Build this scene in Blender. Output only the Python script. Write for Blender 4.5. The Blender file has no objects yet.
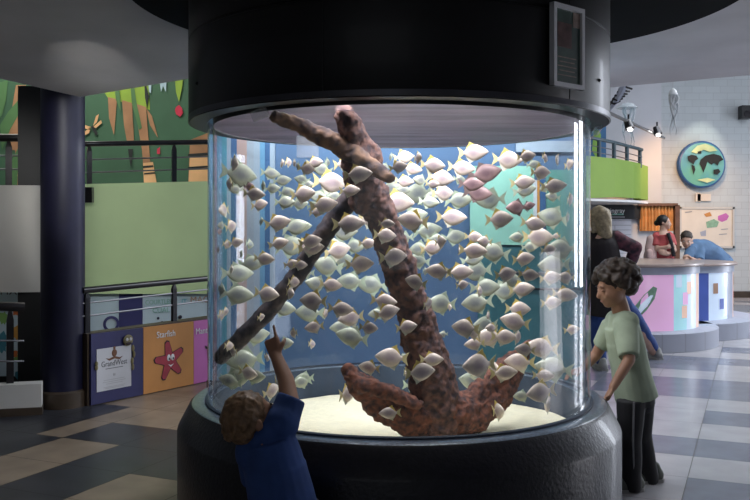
import bpy, bmesh, math, random
from mathutils import Vector, Matrix, noise
R_ = random.Random(7)
SC = bpy.context.scene
COL = SC.collection
F = 850.0; HZ = 230.0; CAMZ = 1.35
PI = math.pi

def P(px, py, Y):
    """point that stands Y metres in front of the camera and is seen at pixel px, py"""
    return Vector(((px - 375.0) / F * Y, Y, CAMZ - (py - HZ) / F * Y))
def G(px, py):
    """point on the floor seen at that pixel"""
    Y = CAMZ * F / (py - HZ)
    return Vector(((px - 375.0) / F * Y, Y, 0))

# ------------------------------------------------------------------ materials
def mat(name, col, rough=0.6, metal=0.0, vary=0.12, scale=8.0, bump=0.0, coat=0.0, spec=0.5, emit=0.0, col2=None, detail=4, lo=0.35, hi=0.65):
    m = bpy.data.materials.new(name); m.use_nodes = True
    nt = m.node_tree; b = nt.nodes['Principled BSDF']
    b.inputs['Roughness'].default_value = rough; b.inputs['Metallic'].default_value = metal
    b.inputs['Specular IOR Level'].default_value = spec
    b.inputs['Coat Weight'].default_value = coat
    tc = nt.nodes.new('ShaderNodeTexCoord'); nz = nt.nodes.new('ShaderNodeTexNoise')
    nz.inputs['Scale'].default_value = scale; nz.inputs['Detail'].default_value = detail
    nt.links.new(tc.outputs['Object'], nz.inputs['Vector'])
    cr = nt.nodes.new('ShaderNodeValToRGB')
    c = tuple(col) + (1,)
    d = tuple(col2) + (1,) if col2 else tuple(max(0, x * (1 - vary)) for x in col) + (1,)
    cr.color_ramp.elements[0].position = lo; cr.color_ramp.elements[1].position = hi
    cr.color_ramp.elements[0].color = d; cr.color_ramp.elements[1].color = c
    nt.links.new(nz.outputs['Fac'], cr.inputs['Fac'])
    nt.links.new(cr.outputs['Color'], b.inputs['Base Color'])
    if emit:
        nt.links.new(cr.outputs['Color'], b.inputs['Emission Color']); b.inputs['Emission Strength'].default_value = emit
    if bump:
        bp = nt.nodes.new('ShaderNodeBump'); bp.inputs['Strength'].default_value = bump; bp.inputs['Distance'].default_value = 0.01
        nt.links.new(nz.outputs['Fac'], bp.inputs['Height']); nt.links.new(bp.outputs['Normal'], b.inputs['Normal'])
    return m

def clear_mat(name, tint, ior=1.45, rough=0.02, body=0.0, bodycol=(1, 1, 1), volume=None):
    m = bpy.data.materials.new(name); m.use_nodes = True
    nt = m.node_tree; nt.nodes.clear()
    out = nt.nodes.new('ShaderNodeOutputMaterial')
    tr = nt.nodes.new('ShaderNodeBsdfTransparent'); tr.inputs['Color'].default_value = tuple(tint) + (1,)
    last = tr.outputs[0]
    if body:
        df = nt.nodes.new('ShaderNodeBsdfPrincipled'); df.inputs['Roughness'].default_value = 0.5; df.inputs['Specular IOR Level'].default_value = 0.05
        nz = nt.nodes.new('ShaderNodeTexNoise'); nz.inputs['Scale'].default_value = 2.2; nz.inputs['Detail'].default_value = 5
        tc = nt.nodes.new('ShaderNodeTexCoord'); mp = nt.nodes.new('ShaderNodeMapping'); mp.inputs['Scale'].default_value = (0.6, 3.5, 1)
        nt.links.new(tc.outputs['Object'], mp.inputs['Vector']); nt.links.new(mp.outputs['Vector'], nz.inputs['Vector'])
        cr = nt.nodes.new('ShaderNodeValToRGB'); cr.color_ramp.elements[0].color = tuple(x * .55 for x in bodycol) + (1,); cr.color_ramp.elements[1].color = tuple(bodycol) + (1,)
        cr.color_ramp.elements[0].position = .35; cr.color_ramp.elements[1].position = .7
        nt.links.new(nz.outputs['Fac'], cr.inputs['Fac']); nt.links.new(cr.outputs['Color'], df.inputs['Base Color'])
        mx = nt.nodes.new('ShaderNodeMixShader'); mx.inputs[0].default_value = body
        nt.links.new(last, mx.inputs[1]); nt.links.new(df.outputs[0], mx.inputs[2]); last = mx.outputs[0]
    if ior:
        gl = nt.nodes.new('ShaderNodeBsdfGlossy'); gl.inputs['Roughness'].default_value = rough
        fr = nt.nodes.new('ShaderNodeFresnel'); fr.inputs['IOR'].default_value = ior
        mx = nt.nodes.new('ShaderNodeMixShader')
        ge = nt.nodes.new('ShaderNodeNewGeometry'); mr = nt.nodes.new('ShaderNodeMapRange')
        mr.inputs['To Min'].default_value = ior; mr.inputs['To Max'].default_value = 1 / ior
        nt.links.new(ge.outputs['Backfacing'], mr.inputs['Value']); nt.links.new(mr.outputs[0], fr.inputs['IOR'])
        nt.links.new(fr.outputs[0], mx.inputs[0]); nt.links.new(last, mx.inputs[1]); nt.links.new(gl.outputs[0], mx.inputs[2]); last = mx.outputs[0]
    nt.links.new(last, out.inputs['Surface'])
    if volume:
        va = nt.nodes.new('ShaderNodeVolumeAbsorption'); va.inputs['Color'].default_value = tuple(volume[0]) + (1,); va.inputs['Density'].default_value = volume[1]
        if len(volume) > 2:
            vs = nt.nodes.new('ShaderNodeVolumeScatter'); vs.inputs['Color'].default_value = tuple(volume[2]) + (1,); vs.inputs['Density'].default_value = volume[3]
            vs.inputs['Anisotropy'].default_value = 0.2
            ad = nt.nodes.new('ShaderNodeAddShader'); nt.links.new(va.outputs[0], ad.inputs[0]); nt.links.new(vs.outputs[0], ad.inputs[1])
            nt.links.new(ad.outputs[0], out.inputs['Volume'])
        else:
            nt.links.new(va.outputs[0], out.inputs['Volume'])
    return m

def brick_mat(name, col, mortar, scale, bw=0.5, rh=0.25, rough=0.7, axes='XZ', msize=0.02, bump=0.3):
    m = bpy.data.materials.new(name); m.use_nodes = True
    nt = m.node_tree; b = nt.nodes['Principled BSDF']; b.inputs['Roughness'].default_value = rough
    tc = nt.nodes.new('ShaderNodeTexCoord'); sp = nt.nodes.new('ShaderNodeSeparateXYZ'); cb = nt.nodes.new('ShaderNodeCombineXYZ')
    nt.links.new(tc.outputs['Object'], sp.inputs[0]); nt.links.new(sp.outputs[axes[0]], cb.inputs['X']); nt.links.new(sp.outputs[axes[1]], cb.inputs['Y'])
    br = nt.nodes.new('ShaderNodeTexBrick'); br.inputs['Scale'].default_value = scale
    br.inputs['Color1'].default_value = tuple(col) + (1,); br.inputs['Color2'].default_value = tuple(x * .93 for x in col) + (1,); br.inputs['Mortar'].default_value = tuple(mortar) + (1,)
    br.inputs['Brick Width'].default_value = bw; br.inputs['Row Height'].default_value = rh; br.inputs['Mortar Size'].default_value = msize
    nt.links.new(cb.outputs[0], br.inputs['Vector']); nt.links.new(br.outputs['Color'], b.inputs['Base Color'])
    bp = nt.nodes.new('ShaderNodeBump'); bp.inputs['Strength'].default_value = bump; bp.inputs['Distance'].default_value = 0.01
    nt.links.new(br.outputs['Fac'], bp.inputs['Height']); bp.invert = True; nt.links.new(bp.outputs['Normal'], b.inputs['Normal'])
    return m

# ------------------------------------------------------------------ mesh builder
class MB:
    def __init__(self): self.v = []; self.f = []; self.mi = []; self.mats = []
    def m(self, material):
        if material not in self.mats: self.mats.append(material)
        return self.mats.index(material)
    def add(self, vs, fs, material):
        o = len(self.v); k = self.m(material)
        self.v += [Vector(x) for x in vs]
        for f in fs: self.f.append([i + o for i in f]); self.mi.append(k)
    def box(self, c, s, material, rz=0.0):
        cx, cy, cz = c; a, b, d = s[0] / 2, s[1] / 2, s[2] / 2
        M = Matrix.Rotation(rz, 3, 'Z')
        vs = [M @ Vector((x, y, z)) + Vector(c) for z in (-d, d) for x, y in ((-a, -b), (a, -b), (a, b), (-a, b))]
        self.add(vs, [(3, 2, 1, 0), (4, 5, 6, 7), (0, 1, 5, 4), (1, 2, 6, 5), (2, 3, 7, 6), (3, 0, 4, 7)], material)
    def loft(self, rings, material, cap=True, closed=True):
        n = len(rings[0]); vs = [p for r in rings for p in r]; fs = []
        for i in range(len(rings) - 1):
            for j in range(n if closed else n - 1):
                k = (j + 1) % n
                fs.append((i * n + j, i * n + k, (i + 1) * n + k, (i + 1) * n + j))
        if cap:
            fs.append(tuple(range(n - 1, -1, -1))); fs.append(tuple((len(rings) - 1) * n + j for j in range(n)))
        self.add(vs, fs, material)
    def tube(self, pts, r, material, n=10):
        pts = [Vector(p) for p in pts]; rad = r if isinstance(r, (list, tuple)) else [r] * len(pts)
        rings = []; t0 = (pts[1] - pts[0]).normalized()
        u = t0.cross(Vector((0, 0, 1)));  u = u if u.length > .05 else t0.cross(Vector((1, 0, 0)))
        u.normalize()
        for i, p in enumerate(pts):
            a = pts[max(0, i - 1)]; b = pts[min(len(pts) - 1, i + 1)]; t = (b - a).normalized()
            u = (u - t * u.dot(t)).normalized(); w = t.cross(u)
            rings.append([p + (u * math.cos(2 * PI * j / n) + w * math.sin(2 * PI * j / n)) * rad[i] for j in range(n)])
        self.loft(rings, material)
    def lathe(self, prof, material, n=96, c=(0, 0), a0=0.0, a1=2 * PI, closed_prof=False):
        full = abs(a1 - a0 - 2 * PI) < 1e-6; k = n if full else n + 1
        vs = []; fs = []; m = len(prof)
        for i in range(k):
            a = a0 + (a1 - a0) * i / n
            for r, z in prof: vs.append((c[0] + r * math.cos(a), c[1] + r * math.sin(a), z))
        for i in range(n):
            j = (i + 1) % k
            for q in range(m if closed_prof else m - 1):
                w = (q + 1) % m
                fs.append((i * m + q, j * m + q, j * m + w, i * m + w))
        self.add(vs, fs, material)
    def poly(self, pts, material, flip=False):
        idx = list(range(len(pts)));
        if flip: idx.reverse()
        self.add(pts, [tuple(idx)], material)
    def prism(self, pts, z0, z1, material):
        n = len(pts)
        vs = [(x, y, z0) for x, y in pts] + [(x, y, z1) for x, y in pts]
        self.add(vs, [tuple(range(n - 1, -1, -1)), tuple(range(n, 2 * n))] + [(i, (i + 1) % n, n + (i + 1) % n, n + i) for i in range(n)], material)
    def ball(self, c, r, material, nu=14, nv=9, rot=None):
        r = r if isinstance(r, (tuple, list)) else (r, r, r)
        vs = []; fs = []; M = rot or Matrix.Identity(3); c = Vector(c)
        for i in range(1, nv):
            t = PI * i / nv
            for j in range(nu):
                a = 2 * PI * j / nu
                vs.append(c + M @ Vector((r[0] * math.sin(t) * math.cos(a), r[1] * math.sin(t) * math.sin(a), r[2] * math.cos(t))))
        n = len(vs); vs += [c + M @ Vector((0, 0, r[2])), c + M @ Vector((0, 0, -r[2]))]
        for i in range(nv - 2):
            for j in range(nu):
                k = (j + 1) % nu; fs.append((i * nu + j, (i + 1) * nu + j, (i + 1) * nu + k, i * nu + k))
        for j in range(nu):
            k = (j + 1) % nu; fs.append((n, j, k)); fs.append((n + 1, (nv - 2) * nu + k, (nv - 2) * nu + j))
        self.add(vs, fs, material)
    def mesh(self, name, smooth=True, origin=None, angle=0.6):
        me = bpy.data.meshes.new(name)
        o = Vector(origin) if origin is not None else Vector((0, 0, 0))
        me.from_pydata([v - o for v in self.v], [], self.f)
        for x in self.mats: me.materials.append(x)
        me.polygons.foreach_set('material_index', self.mi)
        bm = bmesh.new(); bm.from_mesh(me); bmesh.ops.recalc_face_normals(bm, faces=bm.faces)
        if smooth:
            for f in bm.faces: f.smooth = True
            for e in bm.edges:
                if len(e.link_faces) == 2 and e.calc_face_angle(0) > angle: e.smooth = False
        bm.to_mesh(me); bm.free()
        return me
    def build(self, name, parent=None, origin=None, smooth=True, angle=0.6):
        o = bpy.data.objects.new(name, self.mesh(name, smooth, origin, angle)); COL.objects.link(o)
        if parent is not None: o.parent = parent
        if origin is not None and parent is None: o.location = origin
        return o

def tag(o, label=None, cat=None, group=None, kind=None):
    if label: o['label'] = label
    if cat: o['category'] = cat
    if group: o['group'] = group
    if kind: o['kind'] = kind
    return o
def thing(name, label, cat, loc=(0, 0, 0), rz=0.0, group=None, kind=None):
    o = bpy.data.objects.new(name, None); COL.objects.link(o); o.location = loc; o.rotation_euler = (0, 0, rz)
    o.empty_display_size = 0.1
    return tag(o, label, cat, group, kind)
def struct(o): o['kind'] = 'structure'; return o

def text_obj(name, body, size, material, loc, parent=None, rx=PI / 2, rz=0.0, align='CENTER', depth=0.001, sx=1.0):
    cu = bpy.data.curves.new('tmp_text', 'FONT'); cu.body = body; cu.size = size; cu.extrude = depth; cu.align_x = align; cu.align_y = 'CENTER'
    t = bpy.data.objects.new('tmp_text', cu); COL.objects.link(t)
    dg = bpy.context.evaluated_depsgraph_get()
    me = bpy.data.meshes.new_from_object(t.evaluated_get(dg)); bpy.data.objects.remove(t); bpy.data.curves.remove(cu)
    me.materials.clear(); me.materials.append(material)
    o = bpy.data.objects.new(name, me); COL.objects.link(o); o.location = loc; o.rotation_euler = (rx, 0, rz); o.scale = (sx, 1, 1)
    if parent is not None: o.parent = parent
    return o

# organic surfaces: overlapping tapered pieces fused by a voxel remesh into one continuous skin
class Blob:
    def __init__(self): self.mb = MB(); self.m = None
    def cap(self, a, b, ra, rb, n=16, flat=False, squash=None, sqdir=None):
        a = Vector(a); b = Vector(b); t = (b - a); L = t.length; t = t.normalized()
        u = Vector(sqdir) if sqdir is not None else (t.cross(Vector((0, 0, 1))) if abs(t.z) < .95 else t.cross(Vector((0, 1, 0))))
        u = (u - t * u.dot(t)).normalized(); w = t.cross(u); s = squash or 1.0
        rings = []
        prof = []
        if flat: prof = [(0, ra), (L * .5, (ra + rb) / 2), (L, rb)]
        else:
            for k in range(1, 6): q = PI / 2 * (1 - k / 5); prof.append((-ra * math.sin(q), max(ra * math.cos(q), ra * .08)))
            prof += [(L * .25, ra * .75 + rb * .25), (L * .5, (ra + rb) / 2), (L * .75, ra * .25 + rb * .75)]
            for k in range(0, 5): q = PI / 2 * k / 5; prof.append((L + rb * math.sin(q), max(rb * math.cos(q), rb * .08)))
        for d, r in prof:
            rings.append([a + t * d + (u * math.cos(2 * PI * j / n) * s + w * math.sin(2 * PI * j / n)) * r for j in range(n)])
        self.mb.loft(rings, None)
    def ell(self, c, r, rot=None): self.mb.ball(c, r, None, 20, 14, rot)
    def chain(self, pts, rad, **k):
        for i in range(len(pts) - 1): self.cap(pts[i], pts[i + 1], rad[i], rad[i + 1], **k)
    def build(self, name, material, voxel, parent=None, origin=(0, 0, 0), smooth=4, disp=None):
        me = bpy.data.meshes.new(name); o0 = Vector(origin)
        me.from_pydata([v - o0 for v in self.mb.v], [], self.mb.f)
        bm = bmesh.new(); bm.from_mesh(me); bmesh.ops.recalc_face_normals(bm, faces=bm.faces); bm.to_mesh(me); bm.free()
        t = bpy.data.objects.new('tmp', me); COL.objects.link(t)
        md = t.modifiers.new('r', 'REMESH'); md.mode = 'VOXEL'; md.voxel_size = voxel; md.use_smooth_shade = True
        if smooth:
            sm = t.modifiers.new('s', 'SMOOTH'); sm.factor = 0.5; sm.iterations = smooth
        dg = bpy.context.evaluated_depsgraph_get()
        out = bpy.data.meshes.new_from_object(t.evaluated_get(dg)); bpy.data.objects.remove(t); bpy.data.meshes.remove(me)
        out.name = name
        if disp:
            out.update(); ns = [v.normal.copy() for v in out.vertices]
            for v, nn in zip(out.vertices, ns): v.co += nn * disp(v.co + o0)
        out.materials.clear(); out.materials.append(material)
        for p in out.polygons: p.use_smooth = True
        o = bpy.data.objects.new(name, out); COL.objects.link(o)
        if parent is not None: o.parent = parent
        else: o.location = o0
        return o

def light(kind, name, loc, energy, color=(1, 1, 1), size=1.0, target=None, size_y=None, spot=None, blend=.5, shape=None):
    l = bpy.data.lights.new(name, kind); l.energy = energy; l.color = color
    if kind == 'AREA':
        l.size = size
        if size_y: l.shape = 'RECTANGLE'; l.size_y = size_y
        if shape: l.shape = shape
    else: l.shadow_soft_size = size
    if kind == 'SPOT': l.spot_size = spot; l.spot_blend = blend
    o = bpy.data.objects.new(name, l); COL.objects.link(o); o.location = loc
    if target is not None: o.rotation_euler = (Vector(target) - Vector(loc)).to_track_quat('-Z', 'Y').to_euler()
    return o
# ------------------------------------------------------------------ palette
M_soffit = mat('soffit_plaster', (0.62, 0.60, 0.62), .85, vary=.1, scale=2.5)
M_white = mat('white_paint', (0.78, 0.78, 0.78), .7, vary=.05, scale=3)
M_offwhite = mat('parapet_offwhite', (0.62, 0.60, 0.57), .75, vary=.06, scale=3)
M_greenpar = mat('parapet_pale_green', (0.50, 0.64, 0.34), .6, vary=.08, scale=2)
M_green = mat('balcony_green', (0.25, 0.40, 0.06), .6, vary=.1, scale=2)
M_brickw = brick_mat('white_painted_brick', (0.56, 0.60, 0.615), (0.46, 0.49, 0.505), 2.2, .62, .3, .75, msize=.012, bump=.12)
M_navy = mat('navy_paint', (0.010, 0.010, 0.034), .5, vary=.3, scale=6, spec=.35)
M_black = mat('black_satin', (0.012, 0.012, 0.013), .42, vary=.3, scale=5)
M_hood = mat('hood_black', (0.004, 0.004, 0.0045), .42, vary=.25, scale=4, coat=.05, spec=.35)
M_hoodrim = mat('hood_rim_metal', (0.09, 0.09, 0.10), .35, metal=.9, vary=.2, scale=6)
M_rail = mat('rail_dark_metal', (0.022, 0.02, 0.024), .3, metal=.5, vary=.3, scale=10, coat=.5)
M_wire = mat('rail_steel_rod', (0.22, 0.22, 0.24), .4, metal=.9, vary=.1)
M_tan = mat('tile_tan', (0.31, 0.235, 0.17), .38, vary=.3, scale=4, detail=8)
M_dark = mat('tile_charcoal', (0.038, 0.04, 0.05), .34, vary=.3, scale=5, detail=8)
M_lighttile = mat('tile_pale', (0.44, 0.43, 0.45), .27, vary=.14, scale=5, detail=8)
M_bluetile = mat('tile_slate_blue', (0.18, 0.195, 0.25), .25, vary=.18, scale=5, detail=8)
M_grout = mat('grout', (0.10, 0.095, 0.09), .8)
M_skirt = mat('brown_skirting', (0.06, 0.04, 0.025), .5, vary=.3, scale=8)
M_whitetxt = mat('white_lettering', (0.85, 0.85, 0.85), .6, vary=.02)
M_frame = mat('silver_frame', (0.80, 0.80, 0.81), .4, metal=.1, vary=.08)

# ------------------------------------------------------------------ floor
A_ = math.radians(24.0); S_ = 0.472
VV = Vector((math.sin(A_), math.cos(A_), 0)); UU = Vector((math.cos(A_), -math.sin(A_), 0)); OO = Vector((-1.6, 5.335, 0))
def tilept(i, j): return OO + UU * (i * S_) + VV * (j * S_)
fl = MB()
fl.box((2.0, 8.0, -0.053), (22, 26, 0.1), M_grout)
def tile(i0, i1, j0, j1, m):
    g = .0045
    q = [(i0 + g, j0 + g), (i1 - g, j0 + g), (i1 - g, j1 - g), (i0 + g, j1 - g)]
    fl.add([tilept(*a) for a in q], [(0, 1, 2, 3)], m)
TAN = {(-1, -1), (-1, -2), (1, -2), (1, -3), (2, -2), (2, -3), (-1, 1), (0, 1), (1, 1), (-3, 2), (-2, 2), (-1, 2), (0, 2), (-4, 3), (-3, 3), (-2, 3), (-1, 3), (0, 3), (-4, 4), (-3, 4), (-2, 4)}
rowcol = {0: 'LB', 1: 'LL', 2: 'BB', 3: 'LL', 4: 'LB', 5: 'LL', 6: 'BB', 7: 'BB', 8: 'LL', 9: 'BL', 10: 'BB', 11: 'LL', 12: 'LB', 13: 'LL'}
for i in range(-18, 26):
    for j in range(-16, 34):
        p = tilept(i + .5, j + .5)
        if not (-8.5 < p.x < 12.5 and -4 < p.y < 20): continue
        if i < 4:
            if i == -2 and j in (0, 1):
                tile(-2, -1.5, j, j + 1, M_dark); tile(-1.5, -1, j, j + 1, M_tan if j == 0 else M_tan); continue
            if -5 <= i and -4 <= j <= 4: m = M_tan if (i, j) in TAN else M_dark
            else: m = M_tan if R_.random() < .45 else M_dark
            tile(i, i + 1, j, j + 1, m)
        else:
            rc = rowcol.get(j)
            if rc: c = rc[0 if i < 7 else 1] if i >= 5 else R_.choice('LBB')
            else: c = R_.choice('LB')
            tile(i, i + 1, j + .5, j + 1.5, M_lighttile if c == 'L' else M_bluetile)
floor = struct(fl.build('floor', smooth=False))

# ------------------------------------------------------------------ soffit slab and room shell
ZS = 2.52
sl = MB()
c_v = [(-1.24, 5.67, 2.36), (-2.218, 6.39, 2.35), (-2.5, 5.67, 2.36), (-3.3, 4.2, ZS), (-7, 2.2, ZS), (-7, -3.5, ZS), (9.5, -3.5, ZS), (9.5, 2.6, ZS), (2.83, 6.42, ZS), (1.89, 7.0, ZS), (-1.26, 6.6, ZS)]
n_ = len(c_v); R1, I1 = 2 * n_, 2 * n_ + 1
sl.add(c_v + [(x, y, 2.97) for x, y, z in c_v] + [(-.88, 5.67, ZS), (-.90, 4.2, ZS)], [(I1, 0, 2, 3), (0, 1, 2), (I1, R1, 0), (R1, n_ - 1, 0), (3, 4, 5, 6, 7, 8, 9, 10, R1, I1), tuple(range(n_, 2 * n_))] + [(i, (i + 1) % n_, n_ + (i + 1) % n_, n_ + i) for i in range(n_)], M_soffit)
struct(sl.build('ceiling', smooth=True, angle=.35))
uc = MB(); uc.box((2, 8, 5.6), (22, 26, .1), M_white); struct(uc.build('ceiling_upper', smooth=False))

w = MB(); w.box((6.0, 17.1, 2.75), (13, .2, 5.6), M_brickw); struct(w.build('wall_back', smooth=False))
w = MB(); w.box((3.05, 16.62, 2.75), (5.0, .3, 5.6), mat('wall_cool_white', (0.60, 0.61, 0.65), .75, vary=.05, scale=2)); struct(w.build('wall_far', smooth=False))
w = MB(); w.box((12.3, 8, 2.75), (.2, 20, 5.6), M_brickw); struct(w.build('wall_right', smooth=False))
b = MB(); b.box((8.9, 16.98, .06), (6.6, .05, .13), M_skirt); struct(b.build('baseboard_back', smooth=False))

# painted jungle wall, upper left
WY = 10.0
M_jg = mat('jungle_dark_green', (0.052, 0.135, 0.075), .75, vary=.22, scale=1.5)
M_jl = mat('jungle_leaf', (0.085, 0.20, 0.075), .75, vary=.2, scale=3)
M_jy = mat('jungle_lime', (0.27, 0.42, 0.05), .75, vary=.2, scale=3)
M_jo = mat('jungle_trunk_orange', (0.42, 0.22, 0.11), .75, vary=.3, scale=4)
M_jlight = mat('jungle_trunk_light', (0.85, 0.50, 0.24), .75, vary=.2, scale=4)
M_jr = mat('jungle_red', (0.55, 0.03, 0.07), .75)
M_jb = mat('jungle_pale_blue', (0.35, 0.48, 0.55), .75)
M_jk = mat('jungle_black', (0.015, 0.02, 0.02), .75)
w = MB(); w.box((-4.2, WY + .1, 2.75), (7.6, .2, 5.6), M_jg)
def mur(pts, m, k=1):
    w.poly([P(x, y, WY - .004 * k) for x, y in pts], m)
mur([(104, 92), (148, 78), (150, 110), (108, 98)], M_jy)
mur([(122, 80), (147, 74), (147, 108), (124, 101)], M_jy, 2)
mur([(108, 97), (117, 99), (114, 135), (109, 118)], M_jo, 3)
mur([(122, 100), (132, 103), (134, 142), (127, 142), (124, 125)], M_jo, 3)
mur([(134, 103), (146, 107), (150, 160), (155, 185), (145, 185), (142, 150)], M_jo, 3)
mur([(146, 108), (152, 116), (158, 138), (150, 125)], M_jo, 3)
mur([(143, 163), (153, 162), (157, 185), (144, 185)], M_jlight, 4)
mur([(143, 166), (153, 165), (153.5, 167), (143, 168)], M_jk, 5); mur([(144, 173), (155, 172), (155.3, 173.5), (144, 174.5)], M_jk, 5)
mur([(133, 78), (136, 100), (142, 128), (139, 130), (132, 104), (130, 80)], M_jl, 4)
mur([(118, 80), (120, 96), (121, 112), (116, 100), (114, 84)], M_jl, 4)
mur([(144, 78), (149, 96), (147, 108), (145, 98)], M_jk, 4)
mur([(148, 70), (152, 70), (151, 93), (149, 92)], M_jb, 4); mur([(158, 70), (161, 92), (163, 86), (166, 92), (167, 70)], M_jb, 4)
mur([(174, 70), (184, 70), (182, 88), (179, 102), (176, 92)], M_jy, 4)
mur([(176, 107), (179, 105), (182, 108), (183, 113), (180, 117), (176, 114), (175, 110)], M_jr, 4)
mur([(157, 149), (160, 147), (160, 154), (157, 154)], M_jr, 4)
mur([(128, 149), (133, 149), (132, 160), (131, 168), (129, 158)], M_jk, 4)
mur([(190, 140), (215, 130), (215, 190), (188, 190)], M_jo, 3); mur([(190, 155), (215, 152), (215, 190), (188, 190)], M_jlight, 4)
mur([(188, 154), (215, 152), (215, 155), (188, 157)], M_jk, 5); mur([(188, 167), (215, 165), (215, 167), (188, 169)], M_jk, 5)
# dragonfly
mur([(91, 127), (93, 125), (98, 133), (96, 136)], M_jk, 5)
for q in ([(93, 126), (96, 116), (99, 114), (97, 122)], [(93, 127), (101, 120), (102, 123), (96, 128)], [(91, 127), (84, 132), (83, 136), (89, 133)], [(91, 127), (85, 125), (84, 128), (90, 130)]): mur(q, M_jlight, 5)
# far left trunk and leaves
mur([(16, 85), (26, 85), (26, 190), (17, 190), (15, 150), (6, 150), (10, 120)], M_jo, 3)
mur([(14, 155), (26, 150), (26, 190), (20, 190)], M_jlight, 4)
mur([(19, 165), (26, 164), (26, 166), (19, 167)], M_jk, 5); mur([(20, 175), (26, 174), (26, 176), (20, 177)], M_jk, 5)
mur([(0, 125), (8, 112), (20, 98), (28, 90), (22, 108), (10, 130), (2, 150)], M_jl, 4)
mur([(-10, 85), (8, 80), (6, 100), (2, 115), (-10, 130)], M_jl, 4)
mur([(10, 190), (12, 160), (22, 140), (24, 146), (18, 165), (17, 190)], M_jl, 5)
struct(w.build('wall_left', smooth=False))

# added deep blue partition for the blue seen through the water, with skirting
M_bluewall = mat('blue_wall', (0.13, 0.225, 0.37), .7, vary=.16, scale=1.2, col2=(0.10, 0.175, 0.30))
pw = MB(); pw.box((.165, 6.53, 1.26), (2.86, .22, 2.52), M_bluewall); struct(pw.build('wall_middle', smooth=False))
M_navyskirt = mat('dark_navy_skirting', (0.012, 0.016, 0.03), .5)
pb = MB(); pb.box((.165, 6.40, .11), (2.86, .03, .22), M_navyskirt); struct(pb.build('baseboard_middle', smooth=False))

# pillar and the dark pier beside it
pl = MB(); pl.lathe([(.162, 0.0), (.162, ZS)], M_navy, 48, (-2.405, 6.55)); o = pl.build('pillar'); struct(o)
pl = MB(); pl.lathe([(.182, 0.0), (.182, .115), (.164, .13)], M_skirt, 48, (-2.405, 6.55)); struct(pl.build('trim_1'))
pr = MB(); pr.box((-2.80, 7.0, 1.26), (.20, .2, 2.52), M_black); struct(pr.build('wall_pier', smooth=False))
# ------------------------------------------------------------------ aquarium
TC = (.115, 4.25); RG = .934; RB = 1.076; RH = 1.023; ZL = .53; ZH = 1.858; ZSAND = .36; ZW = 1.852
M_base = mat('plinth_navy_granite', (0.006, 0.006, 0.011), .4, vary=.5, scale=60, coat=.1, bump=.25, spec=.4)
M_ledge = mat('ledge_speckled', (0.15, 0.20, 0.27), .3, vary=.45, scale=70, coat=.4, bump=.15)
M_glass = clear_mat('acrylic_clear', (0.98, 0.982, 0.985), 1.42, .03)
M_inner = mat('tank_inner_blue', (0.035, 0.055, 0.09), .6, vary=.3, scale=5)
tank = thing('aquarium_tank', 'tall cylindrical glass fish tank on a round dark plinth under a black hood', 'aquarium', (TC[0], TC[1], 0))
t = MB(); t.lathe([(0, 0), (1.05, 0), (RB, .02), (RB, .405), (RB - .004, .418), (1.02, .518), (1.008, .527)], M_base, 128); t.build('plinth', tank)
t = MB(); t.lathe([(1.008, .527), (1.0, .532), (.915, .532), (.912, .53), (.912, .34), (0, .34)], M_ledge, 128)
t.build('ledge', tank)
t = MB(); t.lathe([(.911, .345), (.911, .526)], M_inner, 128); t.build('inner_wall', tank)
t = MB(); t.lathe([(RG, .533), (RG, 1.87), (RG - .024, 1.87), (RG - .024, .533)], M_glass, 160, closed_prof=True); t.build('glass', tank)
t = MB(); t.lathe([(RG + .001, .533), (RG + .012, .533), (RG + .012, .541), (RG + .001, .545)], M_inner, 128, closed_prof=True); t.build('seal', tank)
h = MB()
h.lathe([(RG + .003, ZH), (RH - .012, ZH)], M_black, 128)
h.lathe([(RH - .012, ZH), (RH - .004, ZH), (RH, ZH + .006), (RH, 2.236), (RH - .006, 2.24), (RH - .006, 2.246), (RH, 2.25), (RH, ZS - .01)], M_hood, 128)
h.lathe([(RG + .003, ZH), (RG + .003, ZS - .01)], M_black, 128)
h.lathe([(RG - .0252, ZW - .006), (RG - .0252, ZS - .01)], M_black, 128)
hood = h.build('hood', tank)
t = MB(); t.lathe([(RH + .001, ZH + .004), (RH + .003, ZH + .004), (RH + .003, ZH + .028), (RH + .001, ZH + .028)], M_hoodrim, 128, closed_prof=True); t.build('rim_band', hood)
for a in (-108, -48, -12, -170, 60, 120):
    t = MB(); c, s = math.cos(math.radians(a)), math.sin(math.radians(a))
    t.box((c * (RH + .0005), s * (RH + .0005), (ZH + ZS) / 2), (.003, .004, ZS - ZH - .06), M_black, math.radians(a)); t.build('seam', hood)
for a, z in ((-33, 2.0), (-152, 2.0)):
    t = MB(); c, s = math.cos(math.radians(a)), math.sin(math.radians(a)); t.ball((c * (RH + .001), s * (RH + .001), z), .008, M_black, 10, 6); t.build('bolt', hood)

cs = MB(); cs.lathe([(0, 2.46), (1.466, 2.46), (1.476, 2.47), (1.476, 2.519), (0, 2.519)], mat('matt_black', (0.006, 0.006, 0.006), .9, spec=.1), 128, (.2925, 4.09))
tag(cs.build('ceiling_ring'), 'black round disc fixed to the ceiling above the tank hood', 'ceiling disc')

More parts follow.
